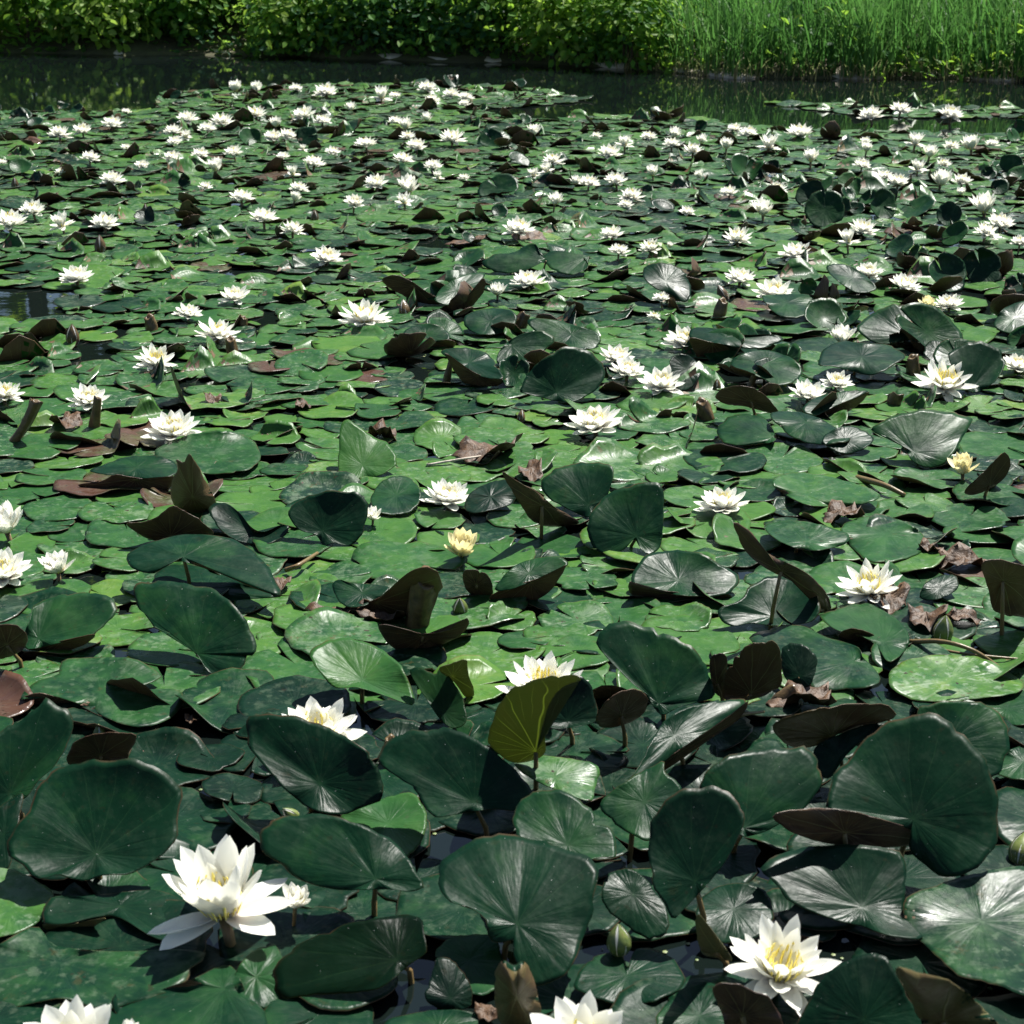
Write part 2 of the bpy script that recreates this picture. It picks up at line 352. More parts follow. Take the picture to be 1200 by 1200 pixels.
def build_undergrowth():                                    # leafy cover filling the slope behind the shrubs
    n = 13000; x = RS.uniform(-8.5, 8.5, n); d = -0.06 + 3.5 * RS.uniform(0, 1, n) ** 1.3
    y = np.array([shore_y(a) for a in x]) + d; z = 0.02 + 0.13 * d + RS.uniform(0, 1, n) ** 1.4 * (0.35 + 0.22 * np.sin(x * 3.3) + 0.25 * d * 0.5)
    NN = RS.normal(size=(n, 3)) * 0.5 + np.array([0.2, -0.3, 1.0]); NN /= np.linalg.norm(NN, axis=1)[:, None]
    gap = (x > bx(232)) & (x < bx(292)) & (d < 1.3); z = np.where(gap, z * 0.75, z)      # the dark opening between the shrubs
    t = np.clip(0.35 + 0.2 * np.sin(x * 2.1 + d) + RS.normal(size=n) * 0.12, 0, 0.95); t = np.where(gap, 0.03, t)  # shade of the opening painted in as darkest leaf tint
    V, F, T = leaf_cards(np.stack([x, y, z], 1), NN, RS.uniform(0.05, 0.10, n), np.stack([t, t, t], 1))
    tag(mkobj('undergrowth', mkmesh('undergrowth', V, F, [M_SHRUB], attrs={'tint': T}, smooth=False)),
        'tangled leafy undergrowth covering the far bank', 'undergrowth', kind='stuff')
build_undergrowth()
def build_silt():                                           # pale silt lip along the water line
    xs = np.linspace(-9, 9, 260); V = []; F = []
    for i, x in enumerate(xs):
        y = shore_wob(x) + 0.02; wv = 0.5 + 0.5 * math.sin(x * 4.1) * math.sin(x * 11.3 + 1)
        wd = -0.03 + 0.075 * max(0, wv - 0.2)
        V += [(x, y - wd, -0.01), (x, y - wd * 0.6, 0.004 + 0.012 * wv), (x, y + 0.06, 0.02 + 0.03 * wv), (x, y + 0.25, 0.01)]
    for i in range(len(xs) - 1):
        for j in range(3):
            a = i * 4 + j; F.append((a, a + 4, a + 5, a + 1))
    tag(mkobj('shore', mkmesh('shore', V, F, [M_SILT])), kind='structure')
build_silt()

def build_specks():                                         # duckweed and floating bits in the gaps between pads
    rs = np.random.RandomState(3); V = []; F = []
    for i in range(5200):
        y = 1.7 + 11.5 * rs.rand() ** 1.3; hw = 0.29 * y + 0.4; x = rs.uniform(-hw, hw)
        if math.sin(x * 5 + 1) + math.sin(y * 6 + x * 2) + rs.normal() * 0.7 < 0.2: continue
        r = rs.uniform(0.0015, 0.0045); b = len(V); a0 = rs.uniform(0, 6)
        V += [(x + r * math.cos(a0 + k * 1.257), y + r * math.sin(a0 + k * 1.257), 0.0015) for k in range(5)] + [(x, y, 0.0027)]
        F += [(b + k, b + (k + 1) % 5, b + 5) for k in range(5)]
    tag(mkobj('duckweed', mkmesh('duckweed', V, F, [mat_simple('duckweed', (0.05, 0.11, 0.02), (0.20, 0.22, 0.10), 60, 0.5)])), 'tiny duckweed and floating bits in gaps between the pads', 'duckweed', kind='stuff')
build_specks()

# trees set back from the pond (mirrored in the open water)
_tc = []
for v in range(3):
    _tc.append(crown((0, 0, 5.0), (2.3, 2.0, 3.0), 70, 70, 0.34, 0.45, zmin=1.2, clump_r=0.6))
_tm = [mkmesh('tree_crown', V, F, [M_TREE], attrs={'tint': T}, smooth=False) for V, F, T in _tc]
V, F = tube([(0, 0, -0.3), (0.05, 0, 1.5), (0.1, 0.1, 3.5), (0.0, 0.2, 6.0)], [0.24, 0.18, 0.13, 0.05], 10); _tr = mkmesh('tree_trunk', V, F, [M_BARK])
for i in range(11):
    x = -19 + i * 3.7 + RS.uniform(-0.8, 0.8); y = 27.5 + RS.uniform(-1, 2.5)
    root = empty('tree', (x, y, 0.62)); tag(root, 'leafy tree standing well back behind the far bank', 'tree', 'trees behind the far bank')
    c = mkobj('crown', _tm[i % 3], root); t = mkobj('trunk', _tr, root)
    s = RS.uniform(0.85, 1.15); root.scale = (s, s, s); root.rotation_euler = (0, 0, RS.uniform(0, 6.28))

# ------------------------------------------------------------------ lily leaves traced from the photograph, each on its own tilted plane
def catmull(pts, n):
    P = np.array(pts, float); m = len(P); out = []
    for i in range(m):
        p0, p1, p2, p3 = P[i - 1], P[i], P[(i + 1) % m], P[(i + 2) % m]
        for t in np.linspace(0, 1, 10, endpoint=False):
            out.append(0.5 * ((2 * p1) + (-p0 + p2) * t + (2 * p0 - 5 * p1 + 4 * p2 - p3) * t * t + (-p0 + 3 * p1 - 3 * p2 + p3) * t ** 3))
    out = np.array(out); seg = np.linalg.norm(np.diff(np.vstack([out, out[:1]]), axis=0), axis=1); cum = np.concatenate([[0], np.cumsum(seg)])
    tt = np.linspace(0, cum[-1], n, endpoint=False); ext = np.vstack([out, out[:1]])
    return np.stack([np.interp(tt, cum, ext[:, 0]), np.interp(tt, cum, ext[:, 1])], 1)
def normal(tilt, az):
    t, a = R_(tilt), R_(az); return np.array([math.sin(t) * math.sin(a), -math.sin(t) * math.cos(a), math.cos(t)])
def unproj(px, n, P0, f=0.0):
    d = ray(px); den = d @ n; den = np.where(np.abs(den) < 0.12, np.sign(den + 1e-9) * 0.12, den)
    return CAM + d * ((n @ P0 + f - n @ CAM) / den)[..., None]
RINGS = [0.0, 0.14, 0.3, 0.47, 0.64, 0.8, 0.92, 1.0]
def facet(pts, c, tilt, az, z, tint, cup=0.0, fold=0.0, fdir=0.0, wave=0.06, corr=0.004, seed=0, P0=None, lift=None, nseg=64):
    rs = np.random.RandomState(seed + 5); ol = catmull(pts, nseg); c = np.array(c, float); n = normal(tilt, az)
    ia = np.arange(nseg) / nseg * 6.2832; g = rs.uniform(0, 6.28, 5)          # slightly ragged margin with a nick or two
    ed = 1 + 0.010 * np.sin(9 * ia + g[0]) + 0.009 * np.sin(14 * ia + g[1]) + 0.006 * np.sin(23 * ia + g[2]) + rs.normal(size=nseg) * 0.004
    for _ in range(rs.randint(0, 3)): ed = ed - rs.uniform(0.03, 0.10) * np.exp(-((ia - rs.uniform(0.3, 6)) / rs.uniform(0.04, 0.10)) ** 2)
    ol = c + (ol - c) * ed[:, None]
    e1 = np.cross(n, [0, 1.0, 0.001]); e1 /= np.linalg.norm(e1); e2 = np.cross(n, e1)
    ph = rs.uniform(0, 6.28, 6); nc = rs.randint(8, 12); bend = rs.uniform(-0.13, 0.13)
    for it in range(4):
        P = ground(c, z) if P0 is None else P0
        q = unproj(ol, n, P) - P; x, y = q @ e1, q @ e2; rr = np.hypot(x, y); R = float(np.median(rr)); a = np.arctan2(y, x)
        top = []; lf = []
        for r in RINGS:
            f = R * (cup * r * r + fold * np.abs(r * np.sin(a - R_(fdir))) * rr / R
                     + wave * r ** 3 * (np.sin(3 * a + ph[0]) + 0.6 * np.sin(5 * a + ph[1])) + bend * (r * np.cos(a - ph[3])) ** 2 * rr / R + corr * 2.2 * r * (1.08 - r) * (np.sin(nc * a + ph[2]) + np.sin((nc - 3) * a + ph[4]) * 0.8 + np.sin(5 * a + ph[5])))
            px = c + r * (ol - c); top.append(unproj(px, n, P, f)); lf.append(np.stack([r * x / R, r * y / R, np.full(nseg, r)], 1))
        top = np.array(top); mz = top[..., 2].min()
        if P0 is not None or lift is None or abs(mz - lift) < 0.0015: break
        z = z + (lift - mz)
    V = [top[0].mean(0)]; L = [(0, 0, 0)]
    for k in range(1, len(RINGS)): V += list(top[k]); L += list(lf[k])
    nt = len(V); V = np.array(V); L = np.array(L); th = 0.0008
    V2 = np.vstack([V, V - n * th]); F = []; fm = []
    flip = None
    def tri(i): return 1 + i
    for i in range(nseg):
        j = (i + 1) % nseg; F.append((0, 1 + i, 1 + j))
        for k in range(len(RINGS) - 2):
            b = 1 + k * nseg; F.append((b + i, b + nseg + i, b + nseg + j, b + j))
    # orientation: make top faces point along n
    A, B, C = V[0], V[1], V[2]; s = np.dot(np.cross(B - A, C - A), n)
    if s < 0: F = [tuple(reversed(f)) for f in F]
    Fb = [tuple(i + nt for i in reversed(f)) for f in F]; b = 1 + (len(RINGS) - 2) * nseg
    Fr = [(b + i, b + i + nt, b + (i + 1) % nseg + nt, b + (i + 1) % nseg) for i in range(nseg)]
    if s < 0: Fr = [tuple(reversed(f)) for f in Fr]
    fm = [0] * len(F) + [1] * len(Fb) + [1] * len(Fr)
    tn = np.tile(tint, (2 * nt, 1))
    return dict(V=V2, F=F + Fb + Fr, fm=fm, lf=np.vstack([L, L]), tint=tn, P=P, n=n, R=R, c=c, nflat=len(F) + len(Fb))
def facet_obj(name, fc, parent, origin):
    me = mkmesh(name, fc['V'] - origin, fc['F'], [M_TOP, M_UND], fc['fm'], {'lf': fc['lf'], 'tint': fc['tint']}, flat_from=fc['nflat'])
    return mkobj(name, me, parent)
TRACED = []      # polygons, for hiding tests
GROUP_T = 'lily pads in the pond'
npad = 0
def best_tilt(pts, c, az, z):
    ol = catmull(pts, 40); best = (9, 30)
    for t in range(8, 70, 3):
        n = normal(t, az); P = ground(np.array(c, float), z)
        if abs(ray(np.array(c, float)) @ n) < 0.2: continue
        q = unproj(ol, n, P); q = q - q.mean(0); ev = np.linalg.svd(q, compute_uv=False)[:2]; ratio = ev[0] / ev[1]
        if ratio < best[0]: best = (ratio, t)
    return best[1]
def leaf(label, c, pts, tilt=None, az=0, lift=0.02, t=0.18, old=0.05, und=0.3, flaps=(), stalk=True, name='lily_pad', **kw):
    global npad
    npad += 1
    tint = (t, old, und)
    if tilt is None: tilt = best_tilt(pts, c, az, 0.06)
    fc = facet(pts, c, tilt, az, lift + 0.04, tint, lift=lift, seed=npad, **kw)
    P = fc['P']; base = np.array([P[0], P[1], 0.0])
    root = empty(name, base); tag(root, label, 'lily pad', GROUP_T)
    facet_obj('blade', fc, root, base); TRACED.append([tuple(p) for p in pts])
    for fl in flaps:
        fp, fc_, ft, fa = fl[:4]; hp = unproj(np.array(fc_, float), fc['n'], P)
        g = facet(fp, fc_, ft, fa, 0, tint, P0=hp + np.array([0, 0, 0.002]), seed=npad + 500, wave=0.02, nseg=40)
        facet_obj('curled_edge', g, root, base); TRACED.append([tuple(p) for p in fp])
    if stalk:
        zz = P[2] - 0.003; off = RS.uniform(-0.03, 0.03, 2)
        V, F = tube([(off[0], 0.05 + off[1], -0.12), (off[0] * 0.6, 0.025, zz * 0.4), (0, 0.0, zz)], [0.0045, 0.0042, 0.0035], 7)
        mkobj('stalk', mkmesh('stalk', V, F, [M_STALK]), root)
    return fc
def ell(cx, cy, w, h, rot=0, k=12, jit=0.05, seed=1):
    rs = np.random.RandomState(int(cx * 7 + cy * 13 + seed) % 99991); a = np.arange(k) * 2 * math.pi / k; j = 1 + rs.normal(size=k) * jit
    x, y = w / 2 * np.cos(a) * j, h / 2 * np.sin(a) * j; r = R_(rot); c, s = math.cos(r), math.sin(r)
    return [(cx + c * p - s * q, cy + s * p + c * q) for p, q in zip(x, y)]

# --- front clump
leaf('big dark bowl-shaped pad with pale radial sheen beside the tall open lily', (113, 1001), [(8,995),(14,975),(30,955),(45,925),(62,903),(85,896),(115,891),(150,890),(180,897),(203,912),(212,930),(209,960),(205,985),(180,1010),(150,1024),(120,1026),(97,1033),(68,1025),(45,1030),(28,1015),(12,1005)], tilt=38, az=5, lift=0.05, t=0.16, cup=0.10)
leaf('greyish upright pad with pale sheen rising behind the bowl-shaped pad', (12, 930), [(-40,930),(-30,880),(0,858),(25,843),(45,828),(57,816),(70,830),(86,838),(83,862),(66,895),(45,915),(30,935),(5,945),(-15,955)], tilt=50, az=12, lift=0.06, t=0.2, fold=0.15, fdir=60)
leaf('dark pad sliver tucked under the greyish upright pad', (5, 978), [(-25,960),(0,945),(26,930),(22,960),(12,1012),(0,1020),(-25,1015)], tilt=35, az=-20, lift=0.02, t=0.12)
leaf('upright pad showing brown underside with dark rim above the bowl-shaped pad', (118, 885), [(80,895),(84,874),(100,863),(130,858),(160,862),(152,880),(146,892),(112,896)], tilt=62, az=170, lift=0.03, t=0.2, und=0.25)
leaf('broad pad with long brown rolled front edge and overlapping lobes', (118, 812), [(22,820),(40,800),(68,790),(72,775),(110,770),(160,773),(185,788),(183,797),(150,811),(175,808),(208,808),(214,820),(205,838),(180,850),(150,850),(128,843),(100,828),(60,815),(42,813)], tilt=8, az=0, lift=0.012, t=0.34, old=0.3,
     flaps=[([(20,822),(42,812),(62,815),(97,828),(128,844),(105,843),(85,838),(60,832),(38,836)], (70,818), 60, 180)])
leaf('fan-shaped pad lifted toward the light with pale right side and holed top edge', (231, 766), [(157,690),(163,684),(180,681),(205,682),(230,686),(255,693),(275,710),(290,730),(300,755),(297,768),(289,768),(285,785),(270,792),(255,793),(243,786),(236,775),(228,765),(212,748),(190,738),(178,733),(170,720),(160,710)], tilt=42, az=-8, lift=0.012, t=0.24, corr=0.009)
leaf('silvery tilted pad beside a small brown curled pad', (45, 748), [(28,745),(35,725),(40,710),(60,700),(90,695),(120,696),(135,705),(138,715),(125,730),(110,743),(85,749),(60,756),(40,760),(30,760)], tilt=34, az=5, lift=0.03, t=0.3, corr=0.009,
     flaps=[([(25,768),(40,758),(75,750),(112,743),(95,757),(50,770),(30,774)], (70,754), 55, 180)])
leaf('small curled pad showing round brown underside beside the silvery tilted pad', (8, 755), [(-25,742),(0,732),(20,733),(32,745),(30,758),(15,768),(0,772),(-25,772)], tilt=60, az=170, lift=0.02, und=0.15)
leaf('long arched dark pad with black shadow under its raised lip', (215, 652), [(147,655),(155,645),(180,634),(210,627),(250,627),(280,635),(300,648),(315,665),(328,690),(324,697),(300,690),(260,673),(225,661),(205,657),(185,664),(180,672),(160,668)], tilt=14, az=0, lift=0.05, t=0.22, cup=-0.08)
leaf('shaded pad lying in the shadow below the arched dark pad', (240, 690), [(180,675),(200,662),(240,665),(290,685),(325,698),(300,702),(262,704),(235,694),(205,690),(185,683)], tilt=5, az=0, lift=0.008, t=0.2)
leaf('small dark facing pad with notch beside the half-hidden small lily', (378, 622), [(338,600),(345,590),(360,582),(385,575),(402,576),(420,578),(431,590),(428,615),(420,632),(408,640),(392,636),(380,640),(370,627),(353,622),(342,612)], tilt=48, az=0, lift=0.012, t=0.16)
leaf('black-green dished pad left of the small notched facing pad', (295, 624), [(245,597),(250,590),(265,590),(280,600),(295,618),(310,623),(330,615),(341,618),(330,630),(310,638),(280,634),(262,624),(250,610)], tilt=26, az=0, lift=0.012, t=0.1, cup=0.2)
leaf('low dark pad showing brown underside in front of the rolled brown leaf', (200, 628), [(148,613),(165,612),(185,605),(200,593),(215,598),(235,610),(250,627),(220,636),(180,633),(162,625)], tilt=60, az=180, lift=0.008, t=0.15, und=0.1)
leaf('bluish raised pad with dark brown underside left of the rolled brown leaf', (160, 548), [(105,552),(120,545),(140,537),(165,534),(190,535),(208,545),(205,556),(180,562),(150,558),(130,557)], tilt=12, az=0, lift=0.04, t=0.22,
     flaps=[([(90,568),(115,565),(135,556),(150,558),(180,562),(204,558),(195,575),(160,580),(120,578)], (160,561), 62, 180)], und=0.1)
leaf('large flat round pad behind the rolled brown leaf', (250, 533), [(180,532),(205,515),(240,506),(270,505),(295,515),(305,530),(300,545),(280,553),(240,555),(215,547)], tilt=3, az=0, lift=0.015, t=0.38, old=0.3)
leaf('dark folded pad with shiny wet crease in front of the half-hidden lily', (375, 918), [(289,845),(300,838),(325,837),(360,843),(395,858),(420,872),(438,890),(447,910),(448,932),(440,941),(418,948),(400,955),(370,950),(345,935),(320,910),(303,890),(290,870)], tilt=40, az=-5, lift=0.05, t=0.12, fold=0.22, fdir=-40)
leaf('large dark pad with lit left half and black right half above deep shadow', (555, 940), [(443,888),(450,872),(470,860),(500,855),(525,854),(550,862),(575,878),(600,898),(622,925),(626,937),(605,950),(580,948),(555,951),(530,955),(510,957),(497,945),(485,925),(465,910),(450,900)], tilt=36, az=-5, lift=0.08, t=0.16, fold=0.16, fdir=-35)
leaf('oblong dark pad with pale shiny right tip overhanging black shadow', (440, 1030), [(303,985),(310,968),(330,958),(365,954),(395,957),(430,970),(460,985),(485,1015),(497,1036),(485,1045),(455,1042),(410,1043),(380,1040),(350,1030),(325,1010),(308,997)], tilt=36, az=5, lift=0.07, t=0.2, corr=0.009)
leaf('low dark pad speckled with white spots near the withered bloom', (465, 1125), [(319,1145),(325,1130),(345,1110),(375,1095),(410,1082),(450,1075),(490,1073),(497,1095),(500,1115),(480,1130),(450,1155),(420,1163),(380,1165),(350,1168),(328,1168)], tilt=26, az=-8, lift=0.02, t=0.08, old=0.0, und=1.0)
leaf('large heart-shaped dark pad with deep notch and whitish scars at its centre', (606, 1083), [(513,1035),(516,1015),(530,998),(552,985),(580,978),(605,978),(630,985),(665,995),(697,1010),(699,1040),(690,1080),(678,1115),(668,1135),(645,1152),(625,1156),(612,1140),(602,1120),(601,1100),(595,1103),(580,1104),(571,1095),(569,1078),(550,1063),(530,1058),(518,1047)], tilt=30, az=0, lift=0.03, t=0.17, corr=0.009, und=0.8)
leaf('small bluish-green pad overlapping the top of the heart-shaped pad', (665, 990), [(602,955),(608,940),(622,930),(645,925),(668,930),(688,945),(697,955),(697,965),(715,970),(722,985),(721,1003),(708,1005),(672,1010),(654,1013),(635,1000),(612,990),(603,970)], tilt=26, az=0, lift=0.10, t=0.26)
leaf('smooth teal pad with torn corner between the bluish pad and a tall dark pad', (755, 940), [(703,942),(720,925),(745,908),(770,895),(778,893),(780,905),(795,918),(800,935),(785,960),(765,984),(740,978),(715,960)], tilt=32, az=0, lift=0.08, t=0.27)
leaf('tall narrow very dark spoon-shaped pad standing almost upright', (815, 1033), [(760,985),(765,960),(780,938),(800,926),(825,922),(850,926),(865,940),(872,960),(868,975),(850,1010),(830,1035),(815,1052),(800,1067),(790,1077),(784,1072),(775,1052),(765,1040),(761,1015)], tilt=48, az=-10, lift=0.08, t=0.1, cup=0.08, fold=0.12, fdir=60)
leaf('folded dark green pad with light nibbled spot behind the spoon-shaped pad', (872, 970), [(820,925),(828,905),(845,890),(875,880),(910,876),(940,876),(955,885),(963,905),(962,920),(945,945),(920,962),(895,975),(870,980),(862,965),(860,950),(850,935),(836,926)], tilt=44, az=5, lift=0.06, t=0.2, corr=0.013)
leaf('biggest upright dark pad with a bright pale streak beside its midrib', (1070, 960), [(967,945),(975,915),(990,895),(1010,870),(1035,850),(1065,838),(1090,836),(1110,842),(1130,860),(1150,885),(1162,905),(1168,930),(1170,970),(1168,990),(1150,1010),(1140,1020),(1125,1028),(1100,1025),(1080,1010),(1066,997),(1066,985),(1070,974),(1050,966),(1020,956),(990,949)], tilt=48, az=-4, lift=0.05, t=0.17, fold=0.14, fdir=95, corr=0.003)
leaf('pale sheened pad peeping out behind the biggest upright pad', (1110, 872), [(1075,834),(1090,825),(1115,821),(1145,823),(1165,830),(1180,850),(1183,870),(1178,890),(1168,908),(1140,915),(1100,905),(1080,870)], tilt=42, az=8, lift=0.06, t=0.26)
leaf('dark pad piece standing in for the shadow beneath the biggest upright pad', (990, 975), [(905,957),(930,949),(965,947),(1000,951),(1040,962),(1082,976),(1068,990),(1000,992),(940,980)], tilt=70, az=190, lift=0.06, t=0.1, und=0.1)  # dark leaf piece added where the big pad's shadow lies
leaf('long folded dark pad with faint pale ribs above the pinkish lily', (1010, 1063), [(893,1018),(905,1004),(930,996),(970,990),(1030,992),(1060,1005),(1062,1040),(1060,1070),(1080,1096),(1075,1101),(1040,1096),(1010,1086),(985,1080),(955,1070),(925,1055),(905,1032)], tilt=22, az=5, lift=0.03, t=0.16, fold=0.15, fdir=10)
leaf('wide flat dull pad with rusty scratches under the biggest upright pad', (1150, 1080), [(1058,1060),(1075,1045),(1120,1030),(1165,1018),(1210,1018),(1270,1040),(1280,1110),(1220,1165),(1170,1155),(1130,1145),(1113,1138),(1085,1107),(1062,1088)], tilt=6, az=0, lift=0.02, t=0.26, old=0.35)
leaf('dark ridged pad with bluish shine beside an olive underside', (1012, 1195), [(930,1212),(945,1180),(960,1150),(985,1130),(1005,1120),(1030,1118),(1045,1130),(1060,1160),(1075,1185),(1085,1215),(1040,1255),(960,1255)], tilt=48, az=-12, lift=0.03, t=0.1, fold=-0.2, fdir=80)
leaf('curled pad showing a smooth olive-brown underside at the pond margin', (1105, 1195), [(1048,1134),(1070,1138),(1110,1148),(1140,1170),(1172,1207),(1150,1235),(1100,1240),(1085,1215),(1068,1175)], tilt=50, az=200, lift=0.02, t=0.2, und=0.62)
leaf('round flat pad with open notch under the green bud', (735, 1143), [(672,1155),(685,1130),(700,1120),(722,1116),(731,1124),(736,1134),(742,1116),(752,1111),(770,1113),(787,1123),(801,1140),(800,1155),(780,1168),(745,1178),(725,1178),(700,1170),(680,1162)], tilt=6, az=0, lift=0.015, t=0.2)
leaf('small dark egg-shaped pad leaning beside the spoon-shaped pad', (742, 1048), [(705,1045),(712,1025),(735,1018),(755,1028),(768,1045),(780,1060),(784,1080),(780,1095),(765,1101),(748,1095),(735,1085),(718,1072),(708,1060)], tilt=30, az=10, lift=0.03, t=0.15)
leaf('dark wavy pad with olive turned-up edge behind the tall open lily', (140, 1062), [(48,1077),(60,1052),(100,1050),(170,1043),(200,1048),(240,1075),(245,1095),(225,1105),(200,1104),(175,1096),(150,1080),(130,1073),(105,1076),(75,1083),(52,1081)], tilt=8, az=0, lift=0.022, t=0.17, und=0.75,
     flaps=[([(50,1083),(75,1084),(123,1075),(112,1084),(100,1092),(75,1094),(58,1092)], (85,1082), 55, 180)])
leaf('broad flat pad in half shade in front of the wavy dark pad', (70, 1128), [(-30,1110),(0,1105),(42,1085),(60,1105),(90,1112),(150,1115),(200,1112),(235,1115),(239,1125),(225,1145),(190,1165),(150,1177),(115,1182),(75,1170),(40,1175),(0,1182),(-40,1155)], tilt=4, az=0, lift=0.014, t=0.26, old=0.3)
leaf('yellowish-green blotched pad with a round scar below the bowl-shaped pad', (12, 1065), [(-25,1025),(10,1018),(30,1025),(62,1045),(55,1062),(46,1080),(20,1093),(0,1098),(-25,1098)], tilt=5, az=0, lift=0.02, t=0.6, old=0.7)
leaf('flat dark pad with bright vein centre below the tall open lily', (262, 1158), [(105,1195),(180,1163),(225,1147),(255,1133),(275,1135),(290,1165),(312,1190),(305,1230),(200,1250),(110,1235)], tilt=3, az=0, lift=0.01, t=0.24)
leaf('small green rippled pad wedged beside the white-speckled dark pad', (300, 1145), [(272,1155),(285,1125),(310,1108),(325,1110),(335,1140),(330,1165),(315,1182),(295,1175)], tilt=15, az=10, lift=0.015, t=0.3, corr=0.018)
leaf('small flat blue-green pad in front of the round notched pad', (820, 1190), [(768,1197),(790,1167),(815,1152),(840,1155),(855,1175),(872,1205),(850,1240),(785,1240)], tilt=8, az=0, lift=0.016, t=0.24)
leaf('purplish-brown wet pad below the pinkish lily', (870, 1190), [(835,1157),(860,1152),(885,1162),(902,1170),(918,1205),(900,1240),(862,1235),(845,1185)], tilt=66, az=172, lift=0.004, t=0.05, und=0.0)
leaf('flat pad at the margin below the blue-black curled pad', (515, 1205), [(448,1202),(480,1188),(530,1183),(562,1190),(585,1215),(530,1250),(455,1245)], tilt=4, az=0, lift=0.012, t=0.22)
leaf('little blue-black shiny curled pad beside the brown rolled cup', (528, 1170), [(498,1167),(505,1145),(512,1124),(526,1123),(543,1140),(553,1160),(550,1180),(525,1184),(505,1177)], tilt=40, az=20, lift=0.012, t=0.04, cup=-0.2)
leaf('pale lit pad between the blue-black curled pad and heart-shaped pad', (550, 1125), [(510,1120),(525,1100),(555,1095),(578,1098),(588,1120),(586,1155),(555,1165),(530,1135)], tilt=5, az=0, lift=0.012, t=0.34)
leaf('green lit pad glimpsed between three large dark pads', (455, 965), [(400,957),(430,943),(462,932),(485,930),(500,955),(496,980),(480,1004),(465,992),(440,977),(420,967)], tilt=12, az=-10, lift=0.02, t=0.5)
leaf('olive leaf tip standing beside the pinkish lily', (840, 1115), [(815,1080),(820,1072),(835,1090),(850,1110),(858,1125),(840,1122),(822,1115)], tilt=50, az=160, lift=0.03, und=0.8)
leaf('dark pad in shadow behind the pinkish lily', (860, 1065), [(815,1070),(830,1045),(860,1035),(890,1040),(905,1060),(900,1090),(860,1105),(830,1100)], tilt=15, az=0, lift=0.02, t=0.14)
# --- second band
leaf('glossy bright green cupped pad with wet highlights behind the folded dark pad', (425, 797), [(362,767),(375,755),(395,748),(420,750),(445,760),(465,775),(478,795),(486,825),(475,824),(450,815),(420,806),(395,806),(385,800),(373,785)], tilt=24, az=8, lift=0.04, t=0.5, old=0.05, cup=0.12)
leaf('green folded pad with yellow-green turned tip beside the glossy cupped pad', (520, 835), [(480,785),(495,783),(510,790),(516,784),(532,800),(543,820),(546,847),(530,853),(515,842),(500,820),(488,802)], tilt=40, az=-20, lift=0.03, t=0.3, und=0.95,
     flaps=[([(514,784),(530,777),(546,773),(549,790),(556,812),(546,817),(532,799)], (530,792), 55, 200)])
leaf('olive backlit pad with glowing yellow veins curled in front of a large lily', (628, 880), [(573,870),(575,850),(585,825),(600,808),(625,797),(660,791),(682,795),(660,805),(645,822),(638,845),(639,868),(636,886),(600,893)], tilt=58, az=165, lift=0.06, t=0.3, und=1.0, wave=0.01)
leaf('black-green hollow pad curled against the olive backlit pad', (665, 845), [(632,846),(638,822),(655,803),(680,793),(692,803),(700,830),(697,846),(660,854),(642,852)], tilt=56, az=10, lift=0.06, t=0.06, cup=0.25)
leaf('small ribbed brown underside right of the hollow pad', (728, 838), [(698,842),(710,822),(728,810),(748,808),(759,820),(752,838),(728,850),(706,852)], tilt=56, az=195, lift=0.05, und=0.28)
leaf('big ribbed fan pad with silvery right half above a brown underside', (772, 824), [(700,755),(705,738),(720,729),(745,730),(780,742),(805,755),(822,770),(830,790),(838,815),(825,821),(795,829),(777,838),(767,830),(755,811),(740,800),(720,780),(707,766)], tilt=42, az=-6, lift=0.04, t=0.26, corr=0.013)
leaf('long narrow dark pad seen edge-on in front of the ribbed fan pad', (790, 862), [(738,915),(750,895),(768,860),(785,840),(810,828),(840,821),(875,820),(855,840),(825,860),(795,880),(765,902)], tilt=28, az=20, lift=0.06, t=0.2, und=0.2,
     flaps=[([(736,914),(765,900),(795,879),(850,842),(877,821),(866,842),(832,866),(775,905),(742,922)], (795,882), 62, 200)])
leaf('mottled yellow-green pad below the olive backlit pad', (650, 910), [(602,893),(625,886),(655,887),(700,897),(698,920),(692,938),(665,931),(630,916),(612,905)], tilt=10, az=0, lift=0.045, t=0.55, old=0.8)
leaf('upright pad with broad matt brown underside beside a glossy curled tip', (880, 812), [(848,818),(848,795),(858,775),(875,757),(900,752),(913,758),(916,800),(905,809),(893,816),(870,821)], tilt=62, az=172, lift=0.03, und=0.35)
leaf('glossy dark curled tip beside the broad matt brown underside', (938, 792), [(915,770),(920,756),(940,755),(957,770),(956,785),(950,802),(940,806),(925,800),(917,788)], tilt=50, az=-20, lift=0.03, t=0.1, cup=-0.15)
leaf('purplish sliver of pad left of the broad matt brown underside', (840, 800), [(832,772),(850,767),(852,790),(848,815),(836,808)], tilt=60, az=190, lift=0.03, und=0.05)
leaf('long low pad with olive-brown ribbed underside behind the biggest upright pad', (975, 862), [(905,850),(930,838),(970,828),(1010,824),(1045,828),(1046,842),(1010,849),(980,861),(955,874),(925,874)], tilt=58, az=185, lift=0.05, und=0.42)
leaf('dark pad in shadow left of the biggest upright pad', (985, 885), [(955,876),(980,862),(1015,849),(1040,847),(1022,858),(992,885),(972,912),(958,902)], tilt=40, az=0, lift=0.05, t=0.1)
leaf('dark glossy flat pad with notch and white shine beside navy water', (1000, 775), [(880,748),(905,736),(940,733),(965,745),(1005,758),(1012,770),(1030,790),(1030,800),(1010,806),(955,808),(945,797),(905,775)], tilt=4, az=0, lift=0.015, t=0.26, old=0.2)
